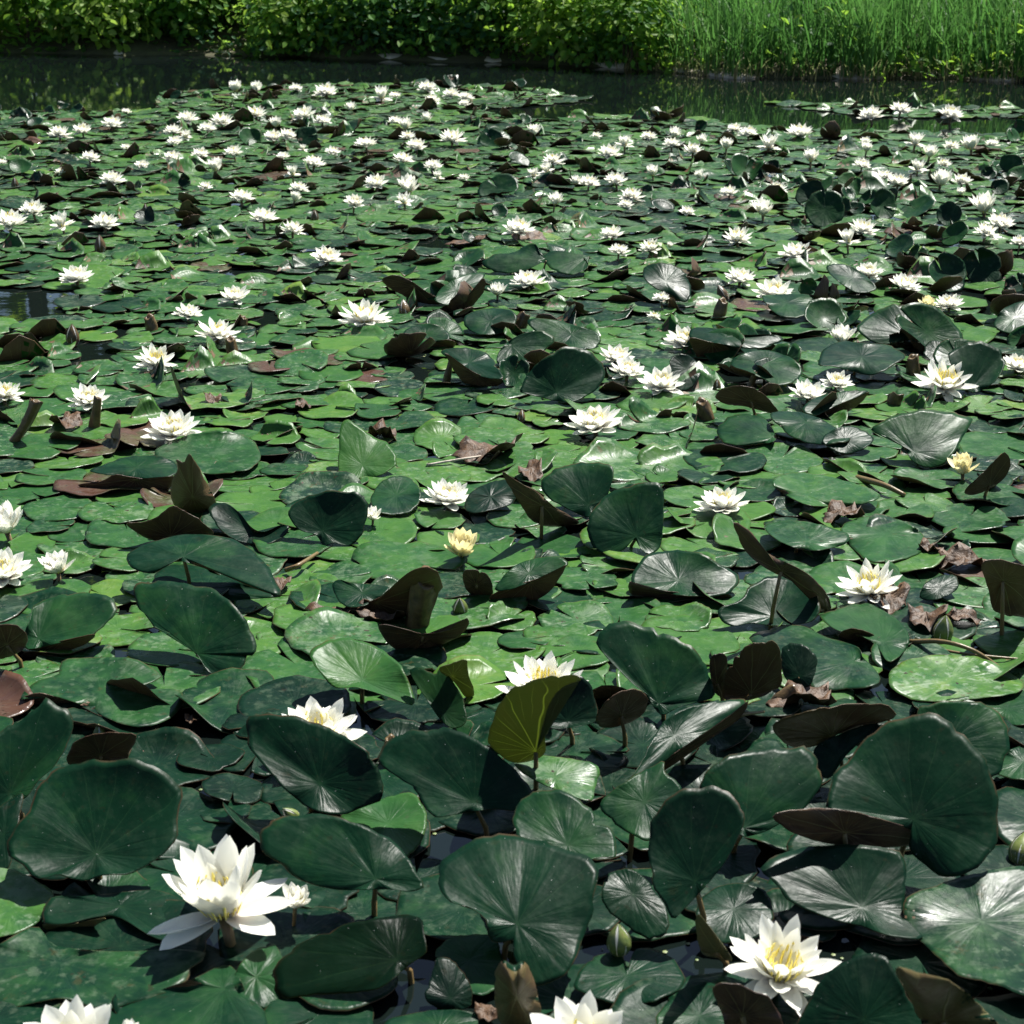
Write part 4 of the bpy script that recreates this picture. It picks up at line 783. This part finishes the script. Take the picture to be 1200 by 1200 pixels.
# ------------------------------------------------------------------ buds
def bud(px, py, hpx, label, lean=0, tint='green', group=None, wr=0.34, z=0.0):
    p, _ = base_of(px, py, hpx, z, 0.5); dep = (p - CAM) @ FW; H = hpx * dep / FPX / math.cos(THETA)
    root = empty('lily_bud', p); tag(root, label, 'lily bud', group); root.rotation_euler = (0, R_(lean), RS.uniform(0, 6))
    def ov(r0, n0, n1, white, grow):
        V = []; F = []; ns = 9; seg = n1
        for i in range(ns + 1):
            s = i / ns; rr = H * wr * (math.sin(math.pi * (0.06 + 0.94 * s) ** 0.8) ** 0.8) * grow * (1 - 0.1 * s); z_ = H * s * (0.97 if grow < 1 else 1)
            for k in range(seg):
                a = 2 * math.pi * k / seg; q = rr * (1 + 0.08 * abs(math.cos(2 * a)))
                V.append((q * math.cos(a), q * math.sin(a), z_))
        for i in range(ns):
            for k in range(seg): a = i * seg + k; b = i * seg + (k + 1) % seg; F.append((a, b, b + seg, a + seg))
        return V, F
    V, F = ov(0, 0, 20, 1, 0.93); mkobj('petals', mkmesh('bud_petals', V, F, [M_PET], attrs={'pt': [(0, 0.8, 0.2)] * len(V)}), root)
    for q in range(4):                                       # four sepals hugging the bud, pale seams between them
        V = []; F = []; ns = 9
        for i in range(ns + 1):
            s = i / ns; rr = H * wr * (math.sin(math.pi * (0.06 + 0.94 * s) ** 0.8) ** 0.8) * (1 - 0.1 * s); hw = (math.pi / 4) * (0.97 - 0.75 * max(0, s - 0.35) ** 1.3)
            for j in range(6):
                a = q * math.pi / 2 + hw * (-1 + 2 * j / 5); V.append((rr * 1.01 * math.cos(a), rr * 1.01 * math.sin(a), H * s))
        for i in range(ns):
            for j in range(5): a = i * 6 + j; F.append((a, a + 1, a + 7, a + 6))
        mkobj('sepal', mkmesh('bud_sepal', V, F, [M_SEP if tint == 'green' else M_ROLL]), root)
    V, F = tube([(0.01, 0.02, -0.15), (0, 0, -0.03), (0, 0, H * 0.06)], [0.005, 0.005, 0.006], 8); mkobj('stalk', mkmesh('bud_stalk', V, F, [M_STALK]), root)
for a in [(726, 1100, 38, 'plump green bud with pale seam above the round notched pad', 6), (1193, 992, 46, 'olive-green bud beside the biggest upright pad', 50),
          (349, 950, 26, 'small green bud tip poking out beside the folded dark pad', 40), (117, 858, 22, 'tiny pale-tipped bud behind the brown upright pad', 0),
          (1103, 736, 34, 'pointed green bud among crumpled dead leaves', -5), (540, 708, 26, 'dark egg-shaped bud beside the cup-shaped pad', -20)]:
    bud(*a[:3], a[3], a[4], group='lily buds', z=0.03 if a[0] == 726 else 0.0, wr=0.38 if a[0] == 726 else 0.34)
for a in [(86, 393, 26, 'pale closed bud mirrored in the dark open water', 0), (118, 287, 22, 'closed pale bud below the far white lily with two brown seams', 0), (475, 362, 22, 'pinkish bud beside the pale yellow lily', -25),
          (610, 488, 16, 'tiny white bud on flat pads left of the many-petalled lily', 15), (851, 344, 22, 'drooping cream bud on a thick brown stalk', 30), (840, 452, 16, 'white bud tip behind the brown arched underside', 0),
          (171, 246, 14, 'closed bud in the far bed left of the raised dark pads', 0), (369, 254, 16, 'closed pale bud in the far bed beside a brown pad', 0), (18, 215, 14, 'small bud standing beyond the two far left lilies', 0)]:
    bud(*a[:3], a[3], a[4], tint='brown', group='lily buds', wr=0.3)

# ------------------------------------------------------------------ rolled young leaves, stalk stubs, bent stalks, dead leaves
def upright(px, base):                                      # pixel -> point on the vertical plane through the base, facing the pond edge
    n = np.array([0, -1.0, 0.0]); return unproj(np.array(px, float), n, base)
def rolled(label, path, rpx, mat=None, name='rolled_leaf', cat='rolled leaf', scroll=0.22):
    b = ground(np.array(path[0], float), -0.01); P = [b] + [upright(q, b) for q in path[1:]]; dep = (b - CAM) @ FW; seg = 18; V = []; F = []
    k_in = dep / FPX; pts = catmull3(P, 10); rad = np.interp(np.linspace(0, 1, len(pts)), np.linspace(0, 1, len(rpx)), rpx) * k_in
    rs = np.random.RandomState(int(path[0][0])); ph = rs.uniform(0, 6.28)
    for i, p in enumerate(pts):
        t = pts[min(i + 1, len(pts) - 1)] - pts[max(i - 1, 0)]; t = t / (np.linalg.norm(t) + 1e-9); u = np.cross(t, [0, 1.0, 0]); u /= np.linalg.norm(u) + 1e-9; v = np.cross(t, u)
        for k in range(seg):
            a = ph + 2 * math.pi * k / seg; q = rad[i] * (1 + scroll * (k / seg) + 0.20 * (abs(math.sin(2 * a + ph + i * 0.12)) - 0.5) + 0.07 * math.sin(7 * a + i * 0.25)); V.append(p + q * (math.cos(a) * u + math.sin(a) * v) + t * rad[i] * (i / len(pts)) ** 4 * (0.5 * math.sin(a + ph) + 0.3 * math.sin(3 * a)) - b * [1, 1, 0])
    m = len(pts)
    for i in range(m - 1):
        for k in range(seg): a = i * seg + k; c = i * seg + (k + 1) % seg; F.append((a, c, c + seg, a + seg))
    n0 = len(V)                                              # inner wall so that the roll is hollow at its mouth
    for k in range(seg): V.append(V[(m - 1) * seg + k] * 0.55 + np.mean(V[(m - 1) * seg:m * seg], 0) * 0.45)
    for k in range(seg): V.append(V[(m - 3) * seg + k] * 0.5 + np.mean(V[(m - 3) * seg:(m - 2) * seg], 0) * 0.5)
    for k in range(seg):
        c = (k + 1) % seg; F.append(((m - 1) * seg + k, (m - 1) * seg + c, n0 + c, n0 + k)); F.append((n0 + k, n0 + c, n0 + seg + c, n0 + seg + k))
    F.append(tuple(n0 + seg + k for k in range(seg)))
    o = mkobj(name, mkmesh(name, V, F, [mat or M_ROLL]), None, (b[0], b[1], 0)); return tag(o, label, cat, 'rolled leaves and stalk stubs')
def catmull3(P, per):
    P = [np.asarray(p, float) for p in P]; Q = [2 * P[0] - P[1]] + P + [2 * P[-1] - P[-2]]; out = []
    for i in range(1, len(Q) - 2):
        for t in np.linspace(0, 1, per, endpoint=False):
            p0, p1, p2, p3 = Q[i - 1:i + 3]
            out.append(0.5 * ((2 * p1) + (-p0 + p2) * t + (2 * p0 - 5 * p1 + 4 * p2 - p3) * t * t + (-p0 + 3 * p1 - 3 * p2 + p3) * t ** 3))
    return out + [P[-1]]
rolled('tan twisted roll inside the cup-shaped pad', [(487, 742), (493, 712), (500, 676)], [12, 14, 15])
rolled('leaning brown stalk with a stub beside it', [(8, 527), (28, 500), (43, 470)], [5, 5, 6])
rolled('short brown stub behind the leaning brown stalk', [(34, 500), (37, 485), (39, 468)], [4, 4, 4])
rolled('brown stalk standing in front of a small white lily', [(110, 510), (112, 490), (115, 466)], [6, 5, 4])
rolled('blunt brown leaf stub on flat pads near a small lily', [(180, 394), (177, 382), (174, 371)], [6, 6, 5])
rolled('brown pointed stub below the broad low lily', [(275, 424), (272, 410), (270, 397)], [5, 6, 5])
rolled('small dark stub right of the broad low lily', [(285, 390), (285, 380), (286, 372)], [4, 5, 4])
rolled('thin speckled rolled leaf upright before the raised grey pad', [(522, 455), (525, 440), (528, 423)], [3.5, 4, 2])
rolled('thick cut brown stalk leaning before the two-lobed pad', [(1085, 412), (1076, 395), (1065, 381)], [9, 9, 9])
rolled('thick brown stalk under the cut leaning stalk', [(1072, 452), (1070, 435), (1069, 418)], [7, 7, 6])
rolled('short brown stalk behind the broad smooth fan pad', [(1046, 482), (1048, 472), (1051, 462)], [7, 7, 7])
rolled('thick brown stalk carrying a drooping cream bud', [(841, 380), (844, 366), (848, 352)], [7, 7, 5])
rolled('dark hooked stub on the brown arched underside', [(876, 460), (881, 448), (884, 436)], [4, 3.5, 3.5])
rolled('brown crooked stub among green pads beside the arched underside', [(830, 498), (826, 482), (822, 470)], [9, 8, 6])
rolled('brown rolled leaf tip beside the bluish oval pad', [(600, 392), (609, 380), (616, 368)], [7, 8, 5])
rolled('pinkish-brown rolled tip near the pinkish lily base', [(462, 905), (459, 890), (458, 866)], [9, 9, 6])
rolled('brown rolled leaf leaning over the yellowish lily', [(1140, 580), (1160, 562), (1178, 538)], [6, 9, 7])
rolled('tan curled roll under the upright brown pad', [(905, 835), (918, 822), (932, 808)], [9, 10, 7])

def lying(label, pxs, zs, rpx, mat, name, cat, grp):
    P = [ground(np.array(q, float), z) for q, z in zip(pxs, zs)]; pts = catmull3(P, 8); dep = (P[0] - CAM) @ FW; r = rpx * dep / FPX; b = np.array([P[0][0], P[0][1], 0.0])
    V, F = tube([p - b for p in pts], [r * (1 - 0.35 * i / len(pts)) for i in range(len(pts))], 8)
    return tag(mkobj(name, mkmesh(name, V, F, [mat]), None, b), label, cat, grp)
lying('long pale bent stalk arching over water beside the pale wet pad', [(1067, 752), (1105, 752), (1140, 762), (1170, 781)], [0.02, 0.045, 0.04, 0.01], 3.2, M_STALK, 'bent_stalk', 'stalk', 'bent stalks')
lying('thin straight stalk lying beyond the long bent stalk', [(1080, 757), (1130, 766), (1190, 772), (1230, 775)], [0.012, 0.02, 0.015, 0.01], 2.0, M_STALK, 'bent_stalk', 'stalk', 'bent stalks')
lying('dry grass stem lying across pads near red-brown dead leaves', [(500, 545), (540, 538), (575, 533)], [0.02, 0.03, 0.02], 1.6, M_SILT, 'bent_stalk', 'stalk', 'bent stalks')
lying('pale curved stem beneath the tan curled roll', [(845, 850), (870, 838), (895, 834)], [0.05, 0.07, 0.06], 2.6, M_STALK, 'bent_stalk', 'stalk', 'bent stalks')
lying('brown stem lying beside the small hooked pads', [(335, 668), (350, 662), (372, 648)], [0.015, 0.03, 0.025], 3, M_STALK, 'bent_stalk', 'stalk', 'bent stalks')
lying('short thick stem lying among flat pads beside the dead leaf scraps', [(1005, 560), (1035, 568), (1060, 580)], [0.012, 0.03, 0.02], 4, M_STALK, 'bent_stalk', 'stalk', 'bent stalks')

def dead(px, py, wpx, hpx, label, z=0.025, amp=0.35):
    p = ground(np.array([px, py], float), z); dep = (p - CAM) @ FW; a_ = wpx / 2 * dep / FPX; sinv = CAMH / np.linalg.norm(p - CAM); b_ = hpx / 2 * dep / FPX / max(sinv, 0.15)
    rs = np.random.RandomState(int(px + py)); n = 26; V = [(0, 0, 0.01)]; F = []
    ph = rs.uniform(0, 6.28, 6)
    for k, r in enumerate((0.25, 0.5, 0.75, 1.0)):
        for i in range(n):
            t = 2 * math.pi * i / n; q = r * (1 + 0.08 * math.sin(3 * t + ph[0]) + 0.07 * math.sin(7 * t + ph[1]) + 0.05 * math.sin(11 * t + ph[2])); m = min(a_, b_)
            z_ = m * amp * (r * math.sin(2 * t + ph[2]) + 0.6 * r * r * math.sin(5 * t + ph[3]) + 0.4 * math.sin(9 * t + 4 * r + ph[4])) + m * 0.5 * r ** 3 * max(0, math.sin(t + ph[5]))
            V.append((a_ * q * math.cos(t), b_ * q * math.sin(t), z_))
    for i in range(n):
        F.append((0, 1 + i, 1 + (i + 1) % n))
        for k in range(3): b = 1 + k * n; F.append((b + i, b + n + i, b + n + (i + 1) % n, b + (i + 1) % n))
    nt = len(V); V = V + [(x, y, z - 0.0015) for x, y, z in V]; F = F + [tuple(q + nt for q in reversed(f)) for f in F] + [(1 + 3 * n + i, 1 + 3 * n + i + nt, 1 + 3 * n + (i + 1) % n + nt, 1 + 3 * n + (i + 1) % n) for i in range(n)]
    mz = min(v[2] for v in V); zz = max(p[2], 0.004 - mz)
    return tag(mkobj('dead_leaf', mkmesh('dead_leaf', V, F, [M_DEAD]), None, (p[0], p[1], zz)), label, 'dead leaf', 'dead leaves')
for a in [(77, 494, 34, 14, 'orange-brown dry leaf beside the leaning brown stalk'), (572, 533, 76, 20, 'long red-brown rotting leaf on the flat pad mat', 0.02, 0.2), (622, 552, 28, 18, 'rusty crumpled leaf by the teal pad with black folded side'),
          (987, 604, 46, 14, 'tan dry leaf scraps in front of the large flat bright pad'), (1092, 642, 28, 10, 'pale orange leaf scrap beyond the small hooked pad'), (1130, 657, 60, 12, 'purplish rotting leaf in water past the small hooked pad'),
          (1040, 703, 46, 18, 'tan crumpled leaf right under the starry lily'), (1085, 722, 44, 26, 'rosy-brown crumpled leaf beside the pointed green bud'), (1130, 724, 40, 10, 'orange dry leaf behind the pointed green bud'),
          (395, 716, 72, 12, 'orange-brown dry leaf under the cup-shaped pad'), (450, 722, 60, 12, 'brown dry leaf inside the cup-shaped pad'), (940, 818, 80, 24, 'red-brown crumpled leaf below the upright brown pad'),
          (330, 682, 22, 16, 'reddish dry leaf by the brown lying stem'), (548, 285, 46, 7, 'dark brown debris floating among far pads', 0.01, 0.08), (620, 282, 40, 8, 'brown leaf debris beside the far dark pool', 0.01, 0.08), (575, 1185, 40, 20, 'brown torn leaf beside the brown-olive half-rolled leaf'),
          (250, 467, 20, 8, 'small brown scrap among flat pads above the wide cup lily'), (355, 475, 18, 8, 'small rosy scrap on the flat pad mat'), (445, 508, 40, 14, 'ragged brown leaf shreds above the bright green torn pad'), (225, 843, 16, 8, 'tiny rust-red scrap lying on a green pad')]:
    dead(*a)

# ------------------------------------------------------------------ the mat of floating pads and the far raised pads
MAT = [(-400, 135), (190, 131), (196, 109), (270, 104), (340, 100), (520, 99), (640, 106), (680, 117), (640, 124), (560, 128), (570, 137), (650, 141), (700, 137), (790, 139), (900, 150), (1000, 154), (1100, 158), (1700, 168), (1900, 1500), (-700, 1500)]
RAFT = [(905, 121), (990, 121), (1010, 126), (1090, 126), (1260, 131), (1260, 139), (1100, 139), (1000, 135), (940, 127)]
HOLES = [[(-120, 340), (20, 338), (70, 334), (118, 346), (75, 362), (60, 386), (-120, 388)], [(92, 400), (120, 402), (152, 414), (125, 434), (70, 432)], [(1000, 768), (1030, 765), (1042, 780), (1038, 822), (1000, 815), (985, 812)],
         [(250, 314), (340, 318), (330, 328), (255, 326)], [(470, 280), (560, 280), (540, 296), (470, 296)], [(1150, 340), (1175, 345), (1178, 372), (1120, 370)], [(20, 472), (60, 470), (50, 486), (10, 484)], [(430, 735), (480, 745), (470, 762), (420, 755)]]
pads = []; grid = {}
def near(x, y):
    gx, gy = int(x / 0.3), int(y / 0.3)
    for i in (-1, 0, 1):
        for j in (-1, 0, 1): yield from grid.get((gx + i, gy + j), ())
rs = np.random.RandomState(5); tries = 0
while tries < 46000:
    tries += 1
    y = 1.6 + 12.6 * rs.rand() ** 0.8; hw = 0.29 * y + 0.55; x = rs.uniform(-hw, hw); r = float(np.clip(rs.normal(0.090 if y < 4.5 else 0.080, 0.02), 0.045, 0.13))
    (u, v), dep = project(np.array([x, y, 0.0]))
    inm = in_poly((u, v), MAT); inr = in_poly((u, v), RAFT)
    if not (inm or inr): continue
    if any(in_poly((u, v), h) for h in HOLES): continue
    if inr and rs.rand() < 0.5: continue
    if any((p[0] - x) ** 2 + (p[1] - y) ** 2 < (0.555 * (p[2] + r)) ** 2 for p in near(x, y)): continue
    pads.append([x, y, r, u, v, dep, 0, inr]); grid.setdefault((int(x / 0.3), int(y / 0.3)), []).append(pads[-1])
for p in pads:                                              # overlapping pads lie in layers
    used = {q[6] for q in near(p[0], p[1]) if q is not p and q[6] and (q[0] - p[0]) ** 2 + (q[1] - p[1]) ** 2 < (0.97 * (q[2] + p[2])) ** 2}
    l = 1
    while l in used: l += 1
    p[6] = l
def pad_geo(r, rs, nseg, rings, tilt=0.0, az=0.0, curl=0.0, cdir=0.0, cup=0.0, wav=0.02, z=0.0, tint=(0.4, 0.4, 0.3), curl2=0.0):
    """a round leaf with a slit to its centre, top, underside and rim"""
    yaw = rs.uniform(0, 6.283); aa = np.concatenate([[0.0, 0.035, 0.10], np.linspace(0.22, 2 * math.pi - 0.22, nseg - 5), [2 * math.pi - 0.10, 2 * math.pi - 0.035]])
    rho = 1 - np.exp(-(np.minimum(aa, 2 * math.pi - aa) / 0.05) ** 2) * 0.8 - 0.10 * np.exp(-(np.minimum(aa, 2 * math.pi - aa) / 0.30) ** 2)
    ph = rs.uniform(0, 6.28, 6); el = rs.uniform(0.9, 1.1)
    rho = rho * (1 + 0.05 * np.sin(2 * aa + ph[0]) + 0.03 * np.sin(5 * aa + ph[1]) + 0.015 * np.sin(11 * aa + ph[5]) + rs.normal(size=len(aa)) * 0.008)
    for _ in range(rs.randint(0, 4)):                        # bitten edge
        a0 = rs.uniform(0.8, 5.4); rho = rho - rs.uniform(0.03, 0.2) * np.exp(-((aa - a0) / rs.uniform(0.08, 0.25)) ** 2)
    n = normal(tilt, az); e1 = np.cross([0, 1.0, 0.01], n); e1 /= np.linalg.norm(e1); e2 = np.cross(n, e1); V = [(0, 0, 0)]; L = [(0, 0, 0)]; cx, cy = math.cos(cdir), math.sin(cdir); c2 = cdir + rs.uniform(1.8, 4.0); dx, dy = math.cos(c2), math.sin(c2)
    for k in rings:
        q = k * rho; x = q * np.cos(aa + yaw) * el; y = q * np.sin(aa + yaw) / el
        s = np.clip(x * cx + y * cy - 0.42, 0, None); s2 = np.clip(x * dx + y * dy - 0.5, 0, None)
        h = cup * q * q + wav * k ** 3 * (np.sin(3 * aa + ph[2]) + 0.7 * np.sin(6 * aa + ph[3])) + curl * s ** 1.5 * 2.2 + curl2 * s2 ** 1.5 * 2
        x = x - cx * s * min(abs(curl), 1.0) * 0.65; y = y - cy * s * min(abs(curl), 1.0) * 0.65
        for i in range(nseg):
            V.append((x[i] * e1 + y[i] * e2 + h[i] * n) * r); L.append((q[i] * math.cos(aa[i]), q[i] * math.sin(aa[i]), k))
    V = np.array([np.asarray(v, float) for v in V]); nt = len(V); V = np.vstack([V, V - n * 0.0015]); F = []
    for i in range(nseg):
        j = (i + 1) % nseg; F.append((0, 1 + i, 1 + j))
        for k in range(len(rings) - 1): b = 1 + k * nseg; F.append((b + i, b + nseg + i, b + nseg + j, b + j))
    nb = len(F); b = 1 + (len(rings) - 1) * nseg
    F = F + [tuple(q + nt for q in reversed(f)) for f in F] + [(b + i, b + i + nt, b + (i + 1) % nseg + nt, b + (i + 1) % nseg) for i in range(nseg)]
    V[:, 2] += z; mz = V[:, 2].min()
    if mz < 0.002: V[:, 2] += 0.002 - mz
    return V, F, [0] * nb + [1] * (len(F) - nb), np.array(L + L), np.tile(tint, (2 * nt, 1))
LANDM = [(x, y, lab) for x, y, wd, st, lab in NEAR]
SHORT = {262: 'the tall open lily with drooping petals', 912: 'the pink-tinged lily', 84: 'the bloom below the half-shaded pad', 152: 'the bloom below the half-shaded pad', 682: 'the lily before the round notched pad', 373: 'the lily behind the folded dark pad',
         636: 'the lily behind the olive backlit pad', 1020: 'the spiky starry lily', 847: 'the plain lily above the long rolled rim', 525: 'the lily by the silver-grey pad', 541: 'the cream yellow-centred lily', 437: 'the small side-facing lily', 8: 'the close trio of lilies', 4: 'the close trio of lilies', 68: 'the close trio of lilies',
         697: 'the many-petalled lily', 203: 'the wide cup-shaped lily', 104: 'the lily behind a brown stalk', 6: 'the lily by the leaning stalk', 182: 'the star-like lily beside dark water', 255: 'the broad low lily', 722: 'the three crowded lilies', 735: 'the three crowded lilies', 775: 'the three crowded lilies', 802: 'the pink-based lily',
         987: 'the shallow lily cup', 947: 'the lily pair with brown stalks', 980: 'the lily pair with brown stalks', 1106: 'the wide starry lily', 1191: 'the wide starry lily', 1128: 'the small yellowish lily', 346: 'the withered bloom',
         221: 'the small rounded lily', 275: 'the lily beyond the broad low lily', 90: 'the lily beside black open water', 427: 'the pale yellow lily', 619: 'the bright compact lily cup', 583: 'the bright compact lily cup', 867: 'the lily pair above the sawn-edged pad', 907: 'the lily pair above the sawn-edged pad',
         1018: 'the lily beyond the oval tilted pad', 1060: 'the lily above a brown underside', 1086: 'the small yellow lily', 1112: 'the small yellow lily', 383: 'the lone lily near a yellowed leaf', 933: 'the lily beside a brown slanting pad'}
def colour_word(t, old): return 'brownish' if old > 1 else 'yellow-green' if t > 0.62 else 'fresh green' if t > 0.45 else 'dull dark green' if t < 0.3 else 'mid green'
items = []
for p in pads:
    x, y, r, u, v, dep, lay, inr = p
    raise_p = 0.0
    if 290 < v < 480 and u > 470: raise_p = 0.20
    elif 150 < v <= 290: raise_p = 0.12 if (u < 480 or u > 700) else 0.06
    elif v <= 150: raise_p = 0.05
    if 200 < v < 480 and u > 780: raise_p = 0.34
    if inr: raise_p = 0.0
    s_ = 9973 + int(abs(x) * 1e4) + int(y * 1e4); q = np.random.RandomState(s_ % 2 ** 31)
    raised = q.rand() < raise_p
    if raised:                                               # blooms stand clear of the leaves
        hpx = 0.10 * FPX / dep; wpx = 1.1 * r * FPX / dep
        for fx, fy, fw, _ in FLOW:
            if abs(fx - u) < wpx + 0.3 * fw and v - hpx * 1.3 < fy + 0.2 * fw and fy < v + 2: raised = False; break
    t = float(np.clip(q.normal(0.55, 0.13), 0.16, 0.88)); old = float(q.uniform(0.1, 0.8))
    if v < 280: t -= 0.04; old = min(1.0, old + 0.15)
    if v > 820: t = float(np.clip(q.normal(0.14, 0.06), 0.03, 0.34))  # shade between the front leaves is put into these pads' darker tint
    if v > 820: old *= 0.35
    if q.rand() < 0.12: t = 0.22
    if q.rand() < 0.02 and v < 850: old = 1.5
    if v > 850 and q.rand() < 0.2: continue
    hid = 0.0; inframe = 0
    for k in range(9):
        a = k * 0.698; rr = 0.75 * r if k < 8 else 0
        (uu, vv), _ = project(np.array([x + rr * math.cos(a), y + rr * math.sin(a), 0.01]))
        if not (0 <= uu <= 1200 and 0 <= vv <= 1200): hid += 1
        elif any(in_poly((uu, vv), tp) for tp in TRACED): hid += 1
    area = (r / dep) ** 2 * (1.6 if raised else CAMH / math.hypot(y, CAMH)) * (1 - hid / 9)
    items.append((area, p, raised, t, old, q))
items.sort(key=lambda i: -i[0])
NIND = 300 - npad; stuffV = []; stuffF = []; stuffM = []; stuffL = []; stuffT = []; nv = 0
for idx, (area, p, raised, t, old, q) in enumerate(items):
    x, y, r, u, v, dep, lay, inr = p; ind = idx < NIND and area > 0
    big = ind or dep < 5; nseg = 34 if big else 18; rings = (0.25, 0.5, 0.72, 0.88, 1.0) if big else (0.5, 0.8, 1.0)
    if raised:
        back = q.rand() < 0.36; az = q.normal(180 if back else 0, 42); tl = q.uniform(24, 56); und = float(np.clip(q.normal(0.22, 0.15), 0, 0.8))
        V, F, M, L, T = pad_geo(r * q.uniform(0.7, 0.95), q, nseg, rings, tl, az, q.uniform(0, 0.9), q.uniform(0, 6.28), q.uniform(0.05, 0.3), 0.03, 0.02 + 0.006 * lay, (float(np.clip(q.normal(0.26, 0.07), 0.1, 0.45)), 0.15, und)); t = 0.24
    else:
        c = q.rand(); curl = q.uniform(0.2, 0.45 if dep < 4.5 else 0.9) if c < 0.26 else q.uniform(0, 0.12); tl = abs(q.normal(0, 3.0)); c2 = q.uniform(0, 0.5) if q.rand() < 0.3 else 0
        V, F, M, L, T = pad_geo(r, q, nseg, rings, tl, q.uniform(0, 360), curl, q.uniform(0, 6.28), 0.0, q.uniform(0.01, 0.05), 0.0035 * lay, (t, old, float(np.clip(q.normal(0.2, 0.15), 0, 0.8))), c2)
    if ind:
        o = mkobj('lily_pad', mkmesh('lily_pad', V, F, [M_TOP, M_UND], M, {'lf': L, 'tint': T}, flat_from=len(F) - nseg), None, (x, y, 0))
        cw = colour_word(t, old)
        if LANDM:
            k = min(LANDM, key=lambda m: (m[0] - u) ** 2 + (2 * (m[1] - v)) ** 2); lm = SHORT[k[0]]
        if raised: lab = ('steep ' if tl > 44 else 'low-tilted ' if tl < 34 else 'raised ') + ('brown-bellied' if 90 < (az % 360) < 270 else 'dark green') + ' pad near ' + lm
        else: lab = ('small ' if r < 0.075 else 'large ' if r > 0.103 else '') + 'floating ' + cw + (' upcurled pad' if curl > 0.2 else ' flat pad') + ' by ' + lm
        tag(o, lab, 'lily pad', 'pads: ' + lab)
    else:
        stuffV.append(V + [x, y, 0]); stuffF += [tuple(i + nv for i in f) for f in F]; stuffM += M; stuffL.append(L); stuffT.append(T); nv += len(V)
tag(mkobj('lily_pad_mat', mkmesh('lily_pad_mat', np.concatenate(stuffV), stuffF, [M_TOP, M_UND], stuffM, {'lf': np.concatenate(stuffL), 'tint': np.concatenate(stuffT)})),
    'dense mat of lily pads spreading over the pond toward the far bank', 'lily pads', kind='stuff')
print('traced', npad, 'pads', len(pads), 'verts in mat', nv, 'flowers', len(FLOW))
